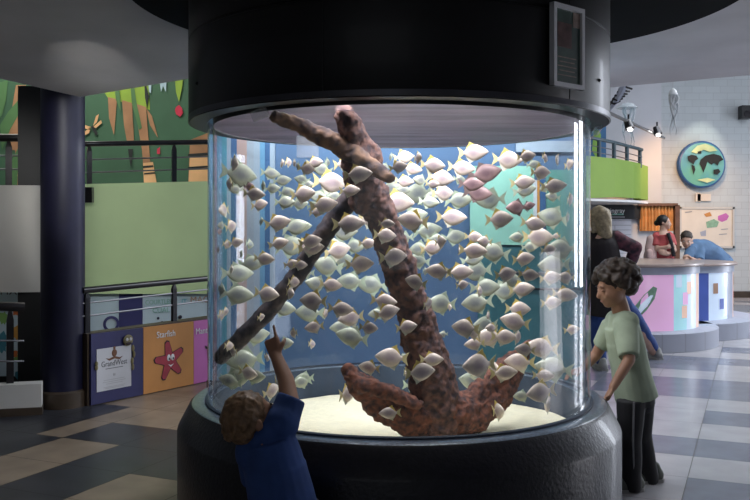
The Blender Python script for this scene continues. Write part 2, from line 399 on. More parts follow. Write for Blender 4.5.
# sand and water
M_sand = mat('pale_sand', (0.92, 0.83, 0.58), .9, vary=.1, scale=30, bump=.2)
s = MB()
nr, na = 26, 72
vs = []; fs = []
for i in range(nr + 1):
    for j in range(na):
        r = .905 * i / nr; a = 2 * PI * j / na; x, y = r * math.cos(a), r * math.sin(a)
        vs.append((x, y, ZSAND + .012 * noise.noise(Vector((x * 4, y * 4, 1))) + .004 * noise.noise(Vector((x * 15, y * 15, 3)))))
for i in range(nr):
    for j in range(na):
        k = (j + 1) % na; fs.append((i * na + j, (i + 1) * na + j, (i + 1) * na + k, i * na + k))
s.add(vs, fs, M_sand)
o = s.build('sand', origin=None); o.location = (TC[0], TC[1], 0); tag(o, 'pale sand covering the bottom of the tank', 'sand', kind='stuff')

VOL = ((0.5, 0.75, 0.95), .10)
M_wside = clear_mat('water_side', (0.985, 0.995, 1.0), 0, volume=VOL)
M_wtop = clear_mat('water_surface', (0.9, 0.9, 0.97), 0, .15, body=.90, bodycol=(0.33, 0.235, 0.345), volume=VOL)  # purple-grey body colour paints the reflection on the underside of the surface
s = MB(); zb = ZSAND - .015; Rw = .9075
s.lathe([(0, zb), (Rw, zb), (Rw, ZW)], M_wside, 128); 
nr, na = 30, 128; vs = []; fs = []
for i in range(nr + 1):
    for j in range(na):
        r = Rw * i / nr; a = 2 * PI * j / na; x, y = r * math.cos(a), r * math.sin(a)
        vs.append((x, y, ZW + (.004 * noise.noise(Vector((x * 5, y * 9, 1))) if i < nr else 0)))
for i in range(nr):
    for j in range(na):
        k = (j + 1) % na; fs.append((i * na + j, (i + 1) * na + j, (i + 1) * na + k, i * na + k))
s.add(vs, fs, M_wtop)
me = s.mesh('water'); bm = bmesh.new(); bm.from_mesh(me); bmesh.ops.remove_doubles(bm, verts=bm.verts, dist=1e-4); bmesh.ops.recalc_face_normals(bm, faces=bm.faces); bm.to_mesh(me); bm.free()
o = bpy.data.objects.new('water', me); COL.objects.link(o); o.location = (TC[0], TC[1], 0)
tag(o, 'clear water filling the cylindrical tank', 'water', kind='stuff')

# sunken anchor
def N3(p, s): return noise.noise(Vector(p) * s)
M_rust = mat('anchor_crust', (0.215, 0.085, 0.052), .9, scale=34, detail=12, col2=(0.05, 0.03, 0.03), bump=1.0, lo=.36, hi=.62)
M_stock = mat('stock_crust', (0.24, 0.145, 0.09), .85, scale=22, detail=10, col2=(0.07, 0.055, 0.06), bump=.8, lo=.38, hi=.62)
M_diag = mat('long_bar_crust', (0.12, 0.092, 0.09), .85, scale=20, detail=10, col2=(0.03, 0.03, 0.04), bump=.8, lo=.4, hi=.66)
crown = P(432, 420, 4.05); AO = Vector((crown.x, crown.y, ZSAND))
dsp = lambda k: (lambda p: k * (N3(p, 12) + .7 * N3(p, 30) + .6 * N3(p, 62)))
anchor = thing('anchor', 'large rust-brown encrusted anchor sunk in the sand of the tank', 'anchor', AO)
b = Blob()
b.chain([P(346, 115, 3.60), P(359, 150, 3.70), P(383, 220, 3.77), P(410, 300, 3.9), P(432, 375, 4.0), P(436, 418, 4.05)], [.045, .062, .07, .08, .105, .13])
b.cap(P(362, 158, 3.70), P(366, 196, 3.73), .085, .08)
M_shank = mat('shank_crust', (0.20, 0.105, 0.08), .9, scale=30, detail=12, col2=(0.045, 0.034, 0.04), bump=1.0, lo=.36, hi=.64)
b.build('shank', M_shank, .0085, anchor, AO, 3, dsp(.014))
b = Blob()
L = [P(438, 412, 4.05), P(412, 416, 4.0), P(385, 404, 3.95), P(362, 387, 3.9), P(347, 370, 3.87)]
b.chain(L, [.12, .10, .085, .06, .024])
b.chain([P(347, 372, 3.87), P(362, 384, 3.84), P(385, 391, 3.83), P(412, 402, 3.86), P(420, 405, 3.9)], [.02, .035, .035, .028, .02])
b.build('arm', M_rust, .0085, anchor, AO, 3, dsp(.014))
b = Blob()
b.chain([P(440, 412, 4.05), P(468, 415, 4.12), P(492, 398, 4.2), P(512, 372, 4.28), P(528, 345, 4.34)], [.12, .10, .085, .06, .025])
b.chain([P(470, 398, 4.1), P(500, 372, 4.2), P(529, 346, 4.3)], [.05, .05, .02])
b.build('arm', M_rust, .0085, anchor, AO, 3, dsp(.014))
b = Blob()
b.chain([P(276, 117, 3.53), P(300, 125, 3.58), P(326, 138, 3.62), P(348, 150, 3.66)], [.030, .034, .04, .05]); b.chain([P(348, 150, 3.66), P(372, 166, 3.6), P(389, 178, 3.56)], [.05, .035, .028])
b.build('stock', M_stock, .010, anchor, AO, 3, dsp(.008))
b = Blob()
b.chain([P(221, 357, 4.2), P(262, 318, 4.08), P(300, 270, 3.96), P(338, 214, 3.85), P(362, 184, 3.80)], [.040, .042, .044, .046, .05])
b.build('bar', M_diag, .010, anchor, AO, 3, dsp(.006))
ANCH = [(P(346, 106, 3.66), P(383, 220, 3.77), .07), (P(383, 220, 3.77), P(410, 300, 3.9), .085), (P(410, 300, 3.9), P(436, 418, 4.05), .12), (P(438, 412, 4.05), P(385, 404, 3.92), .11), (P(385, 404, 3.92), P(347, 370, 3.86), .07),
        (P(440, 412, 4.05), P(492, 398, 4.2), .11), (P(492, 398, 4.2), P(528, 345, 4.34), .08), (P(276, 114, 3.56), P(348, 150, 3.66), .045), (P(348, 150, 3.66), P(389, 178, 3.56), .045),
        (P(221, 357, 4.2), P(300, 270, 3.96), .045), (P(300, 270, 3.96), P(362, 184, 3.8), .05)]

# clear fittings
M_clear = clear_mat('clear_fitting', (0.93, 0.95, 0.96), 1.6, .05, body=.18, bodycol=(.8, .85, .9))
def pipe(name, a, b, r, label, cat):
    q = MB(); d = (b - a).normalized(); k = MB()
    q.tube([a, b], r, M_clear, 20)
    o = q.build(name, origin=a); tag(o, label, cat); return o
pipe('overflow_pipe', P(252, 117, 3.5), P(268, 111, 3.5), .022, 'short clear pipe end lying at the waterline beside the anchor stock', 'pipe')
q = MB(); c0 = P(308, 147, 4.3); q.box(c0, (.11, .06, .11), M_clear)
tag(q.build('filter_box', origin=c0, smooth=False), 'clear plastic filter box hanging under the waterline behind the anchor stock', 'filter box')
q = MB()
for k in range(3):
    a = math.radians(-9 + k * 7)
    q.tube([Vector((TC[0] + .98 * math.cos(a), TC[1] + .98 * math.sin(a), 1.852)), Vector((TC[0] + .98 * math.cos(a + .12), TC[1] + .98 * math.sin(a + .12), 1.835 - .006 * k))], .018, M_clear, 14)
tag(q.build('clear_bracket'), 'clear plastic fitting under the hood edge outside the glass', 'bracket')

# framed sign on the hood
def on_ring(px, R):
    k = (px - 375) / F; a = 1 + k * k; b_ = -2 * (k * TC[0] + TC[1]); c = TC[0] ** 2 + TC[1] ** 2 - R * R
    Y = (-b_ - math.sqrt(b_ * b_ - 4 * a * c)) / (2 * a); return Vector((k * Y, Y, 0))
p0 = on_ring(567.5, RH + .018); ang = math.atan2(p0.y - TC[1], p0.x - TC[0]); zc = CAMZ + (HZ - 47) / F * p0.y
sg = thing('framed_sign', 'dark information sign in a silver frame fixed on the black hood', 'sign', (p0.x, p0.y, zc), ang + PI / 2)
W_, H_ = .182, .315
M_print = mat('sign_print', (0.035, 0.085, 0.06), .3, vary=.5, scale=14, coat=.5)
M_print2 = mat('sign_thumbnail', (0.40, 0.30, 0.25), .4, vary=.4, scale=40)
M_print3 = mat('sign_photo', (0.16, 0.08, 0.07), .4, vary=.6, scale=20)
q = MB(); q.box((0, .004, 0), (W_, .008, H_), M_print); q.build('panel', sg, smooth=False)
q = MB()
for x in (-1, 1): q.box((x * W_ / 2, 0, 0), (.018, .024, H_ + .018), M_frame)
for z in (-1, 1): q.box((0, 0, z * H_ / 2), (W_ + .018, .0235, .018), M_frame)
q.build('frame', sg, smooth=False)
q = MB(); q.box((.058, -.001, .115), (.045, .002, .06), M_print2); q.box((-.02, -.001, .045), (.09, .002, .10), M_print3); q.build('picture', sg, smooth=False)
q = MB()
for k in range(5): q.box((-.005, -.001, -.045 - k * .018), (.12 - .02 * (k % 2), .002, .004), M_print2)
q.build('lettering', sg, smooth=False)

# ------------------------------------------------------------------ added stand-ins on the blue wall for the view refracted by the tank
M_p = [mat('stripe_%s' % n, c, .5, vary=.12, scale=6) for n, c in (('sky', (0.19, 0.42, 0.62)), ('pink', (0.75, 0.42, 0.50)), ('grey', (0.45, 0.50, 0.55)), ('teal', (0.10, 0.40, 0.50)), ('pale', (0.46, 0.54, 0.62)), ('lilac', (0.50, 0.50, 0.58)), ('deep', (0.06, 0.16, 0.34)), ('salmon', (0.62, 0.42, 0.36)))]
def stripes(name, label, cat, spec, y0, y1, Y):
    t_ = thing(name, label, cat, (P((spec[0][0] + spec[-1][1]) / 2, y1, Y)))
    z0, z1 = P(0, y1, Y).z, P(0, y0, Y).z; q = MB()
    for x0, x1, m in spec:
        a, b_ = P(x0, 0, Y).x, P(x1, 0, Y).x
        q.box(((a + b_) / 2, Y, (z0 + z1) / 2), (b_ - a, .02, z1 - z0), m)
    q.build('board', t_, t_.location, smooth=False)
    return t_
stripes('striped_board', 'added pale blue board painted with the stripes refracted through the tank', 'board',
        [(209, 214, M_p[0]), (214, 217, M_p[1]), (217, 222, M_p[0]), (222, 227, M_p[3]), (227, 231, M_p[4]), (231, 237, M_p[6]), (237, 247, M_p[7]), (247, 254, M_p[2]), (254, 260, M_p[4]), (260, 265, M_p[0]), (265, 270, M_p[6]), (270, 275, M_p[4])], 120, 384, 6.40)  # bands of refracted light painted as coloured stripes
M_mint = mat('mint_board', (0.42, 0.80, 0.62), .6, vary=.08, scale=3)
M_mint2 = mat('mint_board_shade', (0.16, 0.42, 0.34), .6, vary=.15, scale=3)  # darker copy of the mint with shade put into its colour
M_teal = mat('teal_board', (0.06, 0.20, 0.22), .6, vary=.25, scale=3)
M_or = mat('orange_strip', (0.85, 0.38, 0.07), .6)
def board(name, label, cat, x0, x1, y0, y1, Y, m):
    a, b_ = P(x0, y0, Y), P(x1, y1, Y); q = MB(); c = (a + b_) / 2; q.box(c, (b_.x - a.x, .02, a.z - b_.z), m)
    return tag(q.build(name, origin=c, smooth=False), label, cat)
board('refraction_board', 'added dark teal board for the refracted view, below the mint board', 'board', 478, 584, 246, 384, 6.405, M_teal)
board('refraction_board', 'added mint green board for the refracted green wall behind the tank', 'board', 470, 534, 166, 245, 6.395, M_mint)
board('refraction_board', 'added green board in a shaded colour behind the tank, next to the orange strip', 'board', 546, 578, 170, 262, 6.395, M_mint2)
board('window_strip', 'pale strip high on the wall behind the tank', 'strip', 516, 578, 141, 152, 6.395, M_p[4])
board('door_strip', 'narrow white strip beside the orange strip behind the tank', 'strip', 533.2, 536.8, 180, 228, 6.39, M_whitetxt)
board('door_strip', 'narrow orange strip behind the tank', 'strip', 537, 539.4, 180, 232, 6.39, M_or)
board('door_strip', 'dark upright strip between the orange strip and the green board', 'strip', 539.6, 545.5, 180, 232, 6.392, M_p[6])
def rod(name, label, cat, a, b_, r, m):
    q = MB(); q.tube([a, b_], r, m); return tag(q.build(name, origin=a), label, cat)
rod('wall_rail', 'thin dark rail across the teal board behind the tank', 'rail', P(480, 289, 6.38), P(580, 289, 6.39), .008, M_rail)
rod('wall_rail', 'bright thin rail across the wall behind the tank, by the orange strip', 'rail', P(500, 272, 6.38), P(578, 274, 6.38), .010, M_wire)
# ------------------------------------------------------------------ left side: ramp parapets, rails, boards
def wall_between(name, a, b_, z0a, z1a, z0b, z1b, th, m):
    """upright slab from a to b (floor points) whose lower and upper edges may slope"""
    d = Vector((b_[0] - a[0], b_[1] - a[1], 0)).normalized(); n = Vector((-d.y, d.x, 0)) * th
    A, B = Vector((a[0], a[1], 0)), Vector((b_[0], b_[1], 0)); q = MB()
    vs = []
    for o_ in (Vector((0, 0, 0)), n):
        vs += [A + o_ + Vector((0, 0, z0a)), B + o_ + Vector((0, 0, z0b)), B + o_ + Vector((0, 0, z1b)), A + o_ + Vector((0, 0, z1a))]
    q.add(vs, [(0, 1, 2, 3), (7, 6, 5, 4), (0, 4, 5, 1), (1, 5, 6, 2), (2, 6, 7, 3), (3, 7, 4, 0)], m)
    return q.build(name, smooth=False)

pa, pb_ = P(84, 0, 7.8), P(210, 0, 8.4); ext = pb_ + (pb_ - pa) * .45
struct(wall_between('wall_ramp', pa, ext, .763, 1.772, .70, 1.86, .14, M_greenpar))
# ramp deck behind the parapet, and the sign wall underneath
d = MB(); d.poly([(pa.x, pa.y + .14, .95), (ext.x, ext.y + .14, 1.05), (ext.x - .4, 9.99, 1.05), (-4.6, 9.99, .95)], M_offwhite); 
d.poly([(pa.x, pa.y + .14, .85), (-4.6, 9.99, .85), (ext.x - .4, 9.99, .98), (ext.x, ext.y + .14, 1.0)], M_soffit); struct(d.build('floor_ramp', smooth=False))
M_signwall = mat('sign_pale_blue', (0.50, 0.62, 0.70), .6, vary=.08, scale=3)
M_signnavy = mat('sign_navy', (0.035, 0.035, 0.15), .6, vary=.2, scale=3)
M_txtg = mat('lettering_green', (0.22, 0.45, 0.38), .7); M_txtb = mat('lettering_brown', (0.45, 0.26, 0.17), .7); M_txtt = mat('lettering_teal', (0.10, 0.42, 0.55), .7)
s0, s1 = Vector((pa.x, pa.y + .06, 0)), Vector((ext.x, ext.y + .06, 0))
sdir = (s1 - s0).normalized(); srz = math.atan2(sdir.y, sdir.x); slen = (s1 - s0).length
sw = thing('wall_sign', 'long pale blue wall sign with hand lettering under the green ramp parapet', 'sign', s0, srz)
q = MB(); q.box((slen / 2, .02, .45), (slen, .03, .80), M_signwall); q.build('board', sw, smooth=False)
def along(px):  # distance along the sign at which a pixel column is met
    k = (px - 375) / F; return (k * s0.y - s0.x) / (sdir.x - k * sdir.y)
q = MB(); a, b_ = along(119), along(142.5); q.box(((a + b_) / 2, .002, .45), (b_ - a, .012, .80), M_signnavy); q.build('navy_band', sw, smooth=False)
text_obj('lettering', 'COURTLES', .062, M_txtg, (along(158.5), -.004, .655), sw, sx=.85)
text_obj('lettering', 'CUAL', .07, M_txtg, (along(161), -.004, .575), sw, sx=.95)
text_obj('lettering', 'IT', .065, M_txtt, (along(184), -.004, .65), sw)
text_obj('lettering', 'MAC', .09, M_txtb, (along(199.5), -.004, .66), sw)
for x, z, r in ((158, .50, .014), (180, .50, .02), (181.5, .455, .016), (166, .44, .02), (162, .45, .02)):
    q = MB(); q.ball((along(x), -.004, z), (r, .006, r), M_navy, 10, 6); q.build('painted_dot', sw)
q = MB(); cxx = along(111)
q.lathe([(.075, -.004), (.05, -.008)], M_signnavy, 24); 
vs = [Vector((cxx + v.x, v.z - .002, .47 + v.y)) for v in q.v]; q.v = vs; q.build('painted_ring', sw)

# low wall with display boards
W0 = Vector((-2.20, 6.50, 0)); W1 = Vector((-1.42, 7.69, 0))
wd = (W1 - W0).normalized(); wrz = math.atan2(wd.y, wd.x); wl = (W1 - W0).length
struct(wall_between('wall_low', W0, W1, 0, .555, 0, .57, .12, M_skirt))
def alongW(px): k = (px - 375) / F; return (k * W0.y - W0.x) / (wd.x - k * wd.y)
wall_n = Vector((wd.y, -wd.x, 0))
M_bnavy = mat('board_navy', (0.022, 0.022, 0.10), .5, vary=.25, scale=4)
M_borange = mat('board_orange', (0.62, 0.27, 0.07), .6, vary=.15, scale=3)
M_bpink = mat('board_pink', (0.62, 0.17, 0.50), .6, vary=.12, scale=3)
M_star = mat('starfish_red', (0.42, 0.035, 0.06), .6, vary=.25, scale=10)
M_outline = mat('ink_dark', (0.03, 0.015, 0.02), .7)
M_paper = mat('paper_white', (0.50, 0.50, 0.53), .7, vary=.05)
M_gold = mat('crest_brown', (0.18, 0.08, 0.04), .7, vary=.4, scale=30)
M_ink = mat('ink_grey', (0.12, 0.12, 0.13), .7); M_inklt = mat('ink_light', (0.38, 0.38, 0.40), .7)
M_olive = mat('creature_olive', (0.20, 0.17, 0.08), .7, vary=.4, scale=20)
def dboard(label, x0, x1, m, h=.545):
    a, b_ = alongW(x0), alongW(x1); t_ = thing('display_board', label, 'board', W0 + wd * a + wall_n * .012, wrz)
    q = MB(); q.box(((b_ - a) / 2, 0, h / 2 + .008), (b_ - a - .004, .02, h), m); q.build('panel', t_, smooth=False)
    return t_, b_ - a
def flat(mb, pts, m, y): mb.poly([(x, y, z) for x, z in pts], m)
nb, wn = dboard('navy board on the low wall beside the pillar holding a white notice', 89, 141.5, M_bnavy)
q = MB(); px0, px1 = .10 * wn, .75 * wn; q.box(((px0 + px1) / 2, -.012, .265), (px1 - px0, .004, .33), M_paper); q.build('notice', nb, smooth=False)
cx_ = (px0 + px1) / 2
q = MB()
q.ball((cx_, -.015, .385), (.026, .003, .03), M_gold, 14, 8); q.box((cx_, -.015, .425), (.02, .003, .02), M_gold)
for sgn in (-1, 1): flat(q, [(cx_, .36), (cx_ + sgn * .05, .345), (cx_ + sgn * .085, .352), (cx_ + sgn * .05, .328), (cx_, .34)], M_gold, -.0155)
q.build('crest', nb)
text_obj('lettering', 'GrandWest', .062, M_ink, (cx_, -.015, .305), nb, sx=.85)
q = MB(); q.box((cx_, -.015, .268), (.17, .002, .005), M_ink); q.box((cx_, -.015, .215), (.02, .002, .018), M_inklt)
for z, w_ in ((.18, .2), (.165, .22), (.15, .16), (.125, .21), (.115, .18)): q.box((cx_, -.015, z), (w_, .002, .004), M_inklt)
q.build('small_print', nb, smooth=False)
q = MB()
q.ball((wn * .68, -.02, .47), (.05, .012, .045), M_olive); 
for dx in (-.018, .018): q.ball((wn * .68 + dx, -.031, .478), (.013, .004, .013), M_paper)
q.ball((wn * .68, -.03, .445), (.03, .006, .012), M_outline)
q.build('cartoon_creature', nb); q = MB()
for k in range(4): q.ball((wn * .78 + .01 * math.sin(k * 2), -.018, .40 - k * .05), (.014, .008, .028), M_olive)
q.build('creature_leg', nb); q = MB()
for k in range(2): q.ball((wn * .09, -.018, .32 - k * .03), (.014, .008, .02), M_olive)
q.build('creature_leg', nb)
ob, wo = dboard('orange board on the low wall with a red cartoon starfish', 141.5, 192, M_borange)
text_obj('lettering', 'Starfish', .075, M_whitetxt, (wo * .43, -.014, .475), ob, sx=.95)
def starpts(c, R1, R2, rot, n=5, sx=1.0):
    r = []
    for k in range(n):
        for da, rr in ((-.16, R1 * .93), (0, R1), (.16, R1 * .93), (PI / n, R2)):
            a = rot + k * 2 * PI / n + da; r.append((c[0] + rr * math.cos(a) * sx, c[1] + rr * math.sin(a)))
    return r
q = MB(); sc = (wo * .5, .25)
flat(q, starpts(sc, .178, .075, PI / 2 + .18), M_outline, -.0125); flat(q, starpts(sc, .165, .065, PI / 2 + .18), M_star, -.014)
q.build('starfish', ob, smooth=False)
q = MB()
for dx in (-.022, .022):
    q.ball((sc[0] + .01 + dx, -.016, sc[1] + .025), (.02, .003, .028), M_whitetxt, 14, 8); q.ball((sc[0] + .014 + dx, -.019, sc[1] + .015), (.008, .002, .011), M_outline, 10, 6)
flat(q, [(sc[0] - .02, sc[1] - .03), (sc[0] + .01, sc[1] - .055), (sc[0] + .045, sc[1] - .03), (sc[0] + .01, sc[1] - .04)], M_whitetxt, -.0165)
q.build('face', ob)
pk, wp = dboard('pink board on the low wall reaching behind the tank', 192, 222, M_bpink)
text_obj('lettering', 'Mantis', .075, M_whitetxt, (wp * .30, -.014, .46), pk, sx=.95)
q = MB(); flat(q, [(.16, .30), (.18, .36), (.22, .38), (.26, .34), (.28, .2), (.25, .1), (.2, .12), (.17, .2)], M_olive, -.0135); flat(q, [(.13, .33), (.17, .31), (.17, .29), (.14, .30)], M_outline, -.0135)
q.build('creature', pk, smooth=False)

def railing(name, label, pts, post_at, post_z0, wires, r=.026, post_w=.045, group=None):
    """pts: handrail points; post_at: fractions along it; wires: drops below the handrail"""
    t_ = thing(name, label, 'railing', (pts[0].x, pts[0].y, 0)); o_ = t_.location.copy()
    q = MB(); q.tube(pts, r, M_rail, 14); q.build('handrail', t_, o_)
    a, b_ = pts[0], pts[-1]; dr = (b_ - a); rz = math.atan2(dr.y, dr.x)
    for f in post_at:
        p = a + dr * f; z0 = post_z0(f); q = MB(); h_ = p.z - r - z0
        q.box((p.x, p.y, z0 + h_ * .44), (post_w, post_w * .6, h_ * .88), M_rail, rz)
        q.loft([[Vector((p.x, p.y, z0 + h_ * .88)) + Matrix.Rotation(rz, 3, 'Z') @ Vector((sx * post_w / 2, sy * post_w * .3, 0)) for sx, sy in ((-1, -1), (1, -1), (1, 1), (-1, 1))],
                [Vector((p.x, p.y, p.z - r * .8)) + Matrix.Rotation(rz, 3, 'Z') @ Vector((sx * post_w * .22, sy * post_w * .15, 0)) for sx, sy in ((-1, -1), (1, -1), (1, 1), (-1, 1))]], M_rail)
        q.build('post', t_, o_, smooth=False)
    for dz in wires:
        q = MB(); q.tube([p - Vector((0, 0, dz)) for p in pts], .0075, M_wire, 8); q.build('rod', t_, o_)
    return t_
a, b_ = P(84, 144, 7.86), P(210, 142, 8.46); b_ = b_ + (b_ - a) * .4
za = lambda f: 1.772 + f * .09
railing('railing', 'dark metal railing on the pale green ramp parapet', [a, b_], [.028, .50, .97], za, (.145, .265))
off = -wall_n * .06
a = W0 + off; b_ = W1 + off; a.z = .885; b_.z = .915
railing('railing', 'dark metal railing on the low wall above the display boards', [a, b_], [.03, .665, .97], lambda f: .555 + f * .013, (.10, .20))
# block at the rail end beside the pillar
q = MB(); q.box(P(88, 195, 7.75) + Vector((0, 0, 0)), (.09, .06, .14), M_rail); tag(q.build('rail_bracket', origin=P(88, 195, 7.75), smooth=False), 'black bracket fixing the green parapet beside the pillar', 'bracket')

# far left: white parapet, its rail, curb, poster
struct(wall_between('wall_parapet', (-4.6, 6.45), (-2.68, 6.9), .86, 1.70, .846, 1.712, .12, M_offwhite))
railing('railing', 'short dark railing on the white parapet at the picture edge', [P(-90, 137, 6.62), P(-20, 137.5, 6.82), P(24, 138, 6.95)], [.55, .86], lambda f: 1.70, (.145, .255), r=.032, post_w=.05)
struct(wall_between('wall_curb', (-3.9, 5.75), (-2.44, 6.22), .07, .235, .05, .225, .14, M_offwhite))
struct(wall_between('baseboard_left', (-3.9, 5.735), (-2.43, 6.205), 0, .075, 0, .055, .14, M_skirt))
railing('railing', 'short dark railing on the white curb in front of the poster', [P(-80, 305, 5.98), P(-10, 306, 6.15), P(24, 307, 6.28)], [.45, .86], lambda f: .225, (.25, .40), r=.034, post_w=.05)
ps = thing('poster', 'pale poster with orange and green splashes behind the short railing under the parapet', 'poster', P(15, 380, 7.15))
o_ = ps.location.copy(); q = MB(); z0, z1 = .12, .86; x0, x1 = P(-40, 0, 7.15).x, P(31, 0, 7.15).x
q.box(((x0 + x1) / 2, 7.16, (z0 + z1) / 2), (x1 - x0, .02, z1 - z0), M_signwall); q.build('sheet', ps, o_, smooth=False)
M_so = mat('splash_orange', (0.62, 0.16, 0.04), .7); M_sa = mat('splash_amber', (0.55, 0.27, 0.05), .7); M_sg = mat('splash_green', (0.20, 0.38, 0.10), .7); M_st = mat('splash_teal', (0.05, 0.22, 0.30), .7)
q = MB()
rs = random.Random(3)
def splash(cx, cy, rx, ry, m, k):
    pts = []
    for i in range(18):
        a = 2 * PI * i / 18; f = .7 + .5 * rs.random(); pts.append((cx + rx * f * math.cos(a), cy + ry * f * math.sin(a)))
    q.poly([P(x, y, 7.148 - .001 * k) for x, y in pts], m)
splash(18, 311, 6, 6, M_so, 1); splash(20, 334, 9, 8, M_sa, 2); splash(24, 329, 6, 7, M_sa, 3); splash(22, 358, 8, 7, M_sg, 4); splash(4, 318, 5, 7, M_sg, 1); splash(3, 342, 5, 10, M_st, 2); splash(27, 347, 4, 5, M_st, 5); splash(20, 375, 6, 5, M_st, 1); splash(14, 354, 4, 4, M_so, 6)
q.build('painting', ps, o_, smooth=False)
text_obj('lettering', 'PIXIE', .10, M_ink, P(13, 291, 7.14) - o_, ps)
w = MB(); w.box((-3.9, 7.30, .44), (2.2, .1, .88), M_black); struct(w.build('wall_recess', smooth=False))
# ------------------------------------------------------------------ right side of the hall
M_cream = mat('cream_top', (0.36, 0.27, 0.24), .35, vary=.15, scale=6, coat=.2)
M_rimgrey = mat('pool_rim_grey', (0.42, 0.45, 0.55), .35, vary=.1, scale=5)
M_plinthgrey = brick_mat('pool_step_grey', (0.40, 0.42, 0.50), (0.33, 0.34, 0.40), 1.0, .28, 1.0, .5, axes='XZ', msize=.008, bump=.1)
M_pink = mat('panel_pink', (0.80, 0.46, 0.72), .35, vary=.1, scale=2, coat=.3, emit=.36)  # faint emission put into these prints to brighten the pool fronts
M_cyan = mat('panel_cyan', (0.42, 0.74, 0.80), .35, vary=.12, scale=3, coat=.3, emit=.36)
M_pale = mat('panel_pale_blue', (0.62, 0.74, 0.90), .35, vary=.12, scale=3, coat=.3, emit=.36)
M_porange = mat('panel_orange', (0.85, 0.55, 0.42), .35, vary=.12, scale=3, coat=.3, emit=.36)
M_pblue = mat('panel_royal_blue', (0.10, 0.16, 0.55), .35, vary=.2, scale=3)
M_leafg = mat('print_green', (0.30, 0.52, 0.36), .5, vary=.3, scale=20)
CA = (3.0, 10.4); CB = (3.75, 11.6)
def touch_pool(label, C, Rp, Rs, ztop, bands):
    t_ = thing('touch_pool', label, 'touch pool', (C[0], C[1], 0))
    q = MB(); q.lathe([(Rs, 0), (Rs, .205), (Rs - .015, .215), (0, .215)], M_plinthgrey, 96); q.build('step', t_)
    for a0, a1, m in bands:
        q = MB(); q.lathe([(Rp, .215), (Rp, ztop - .12), (Rp - .03, ztop - .12), (Rp - .03, .215)], m, max(6, int(abs(a1 - a0) / 3)), (0, 0), math.radians(a0), math.radians(a1), closed_prof=True); q.build('printed_panel', t_)
    q = MB(); q.lathe([(Rp - .02, ztop - .12), (Rp + .012, ztop - .12), (Rp + .012, ztop - .035), (Rp - .02, ztop - .035)], M_rimgrey, 96, closed_prof=True); q.build('rim', t_)
    q = MB(); q.lathe([(0, ztop - .035), (Rp + .05, ztop - .035), (Rp + .058, ztop - .02), (Rp + .05, ztop), (0, ztop)], M_cream, 96); q.build('counter_top', t_)
    return t_
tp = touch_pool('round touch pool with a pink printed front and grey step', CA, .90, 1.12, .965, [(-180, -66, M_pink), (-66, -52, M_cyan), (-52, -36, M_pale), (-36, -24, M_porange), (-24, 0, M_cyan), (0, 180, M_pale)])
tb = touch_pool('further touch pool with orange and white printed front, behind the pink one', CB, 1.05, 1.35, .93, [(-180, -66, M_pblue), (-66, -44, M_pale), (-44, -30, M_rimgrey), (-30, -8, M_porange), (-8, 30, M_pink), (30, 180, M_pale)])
# printed leaf shape on the pink front, curved with it
def curved(C, R, pts, m, name, par):
    q = MB(); q.poly([(R * math.cos(math.radians(a)), R * math.sin(math.radians(a)), z) for a, z in pts], m); return q.build(name, par, smooth=False)
curved(CA, .905, [(-98, .38), (-94, .36), (-88, .45), (-82, .58), (-80, .70), (-83, .72), (-90, .62), (-96, .50)], M_leafg, 'printed_shape', tp)
curved(CA, .907, [(-95, .42), (-92, .42), (-86, .53), (-83, .62), (-85, .62), (-92, .52)], M_pale, 'printed_shape', tp)
for a0, z0, m in ((-58, .35, M_porange), (-57, .5, M_pink), (-52, .62, M_porange), (-64, .7, M_pale)): curved(CA, .905, [(a0, z0), (a0 + 6, z0), (a0 + 6, z0 + .14), (a0, z0 + .14)], m, 'printed_shape', tp)
for a0, z0, m in ((-62, .55, M_txtb), (-55, .35, M_pblue), (-25, .45, M_pink), (-20, .62, M_paper), (-16, .35, M_star)): curved(CB, 1.056, [(a0, z0), (a0 + 5, z0), (a0 + 5, z0 + .13), (a0, z0 + .13)], m, 'printed_shape', tb)

# green balcony on the white wall
BY = 15.6
def arcpts(pxs, Ys): return [Vector(((x - 375) / F * y, y, 0)) for x, y in zip(pxs, Ys)]
bx = [560, 590, 615, 634, 640.5]; by = [14.0, 14.35, 14.7, 15.1, 15.35]
base = arcpts(bx, by)
bal = thing('balcony', 'bright green balcony parapet with a white underside on the white wall', 'balcony', (base[2].x, base[2].y, 0)); bo = bal.location.copy()
q = MB(); top = [P(560, 154, by[0]), P(590, 156, by[1]), P(615, 158.5, by[2]), P(634, 162, by[3]), P(640.5, 163.5, by[4])]
bot = [P(560, 196, by[0]), P(590, 198, by[1]), P(615, 197, by[2]), P(634, 198, by[3]), P(640.5, 198.5, by[4])]
n = len(top); q.add(top + bot, [(i, i + 1, n + i + 1, n + i) for i in range(n - 1)], M_green)
tb2 = [Vector((p.x, p.y + .12, p.z)) for p in top]; bb2 = [Vector((p.x, p.y + .12, p.z)) for p in bot]
q.add(tb2 + bb2, [(i, i + 1, n + i + 1, n + i) for i in range(n - 1)], M_green); q.add(top + tb2, [(i, i + 1, n + i + 1, n + i) for i in range(n - 1)], M_green)
q.build('parapet', bal, bo, smooth=False)
q = MB(); e0, e1 = P(640.5, 172, 15.35), P(648, 199, 15.9); q.add([P(640.5, 164, 15.36), P(648, 166.5, 15.9), P(648, 200, 15.9), P(640.5, 199, 15.36)], [(0, 1, 2, 3)], M_green)
q.add([P(648, 166.5, 15.9), Vector((5.0, 16.46, P(0, 166.5, 15.9).z)), Vector((5.0, 16.46, P(0, 200, 15.9).z)), P(648, 200, 15.9)], [(0, 1, 2, 3)], M_green); q.build('end_panel', bal, bo, smooth=False)
q = MB(); zb = min(p.z for p in bot) - .01
under = [Vector((p.x, p.y, zb)) for p in bot] + [Vector((P(648, 0, 15.9).x, 15.9, zb)), Vector((5.0, 16.46, zb)), Vector((2.9, 16.46, zb))]
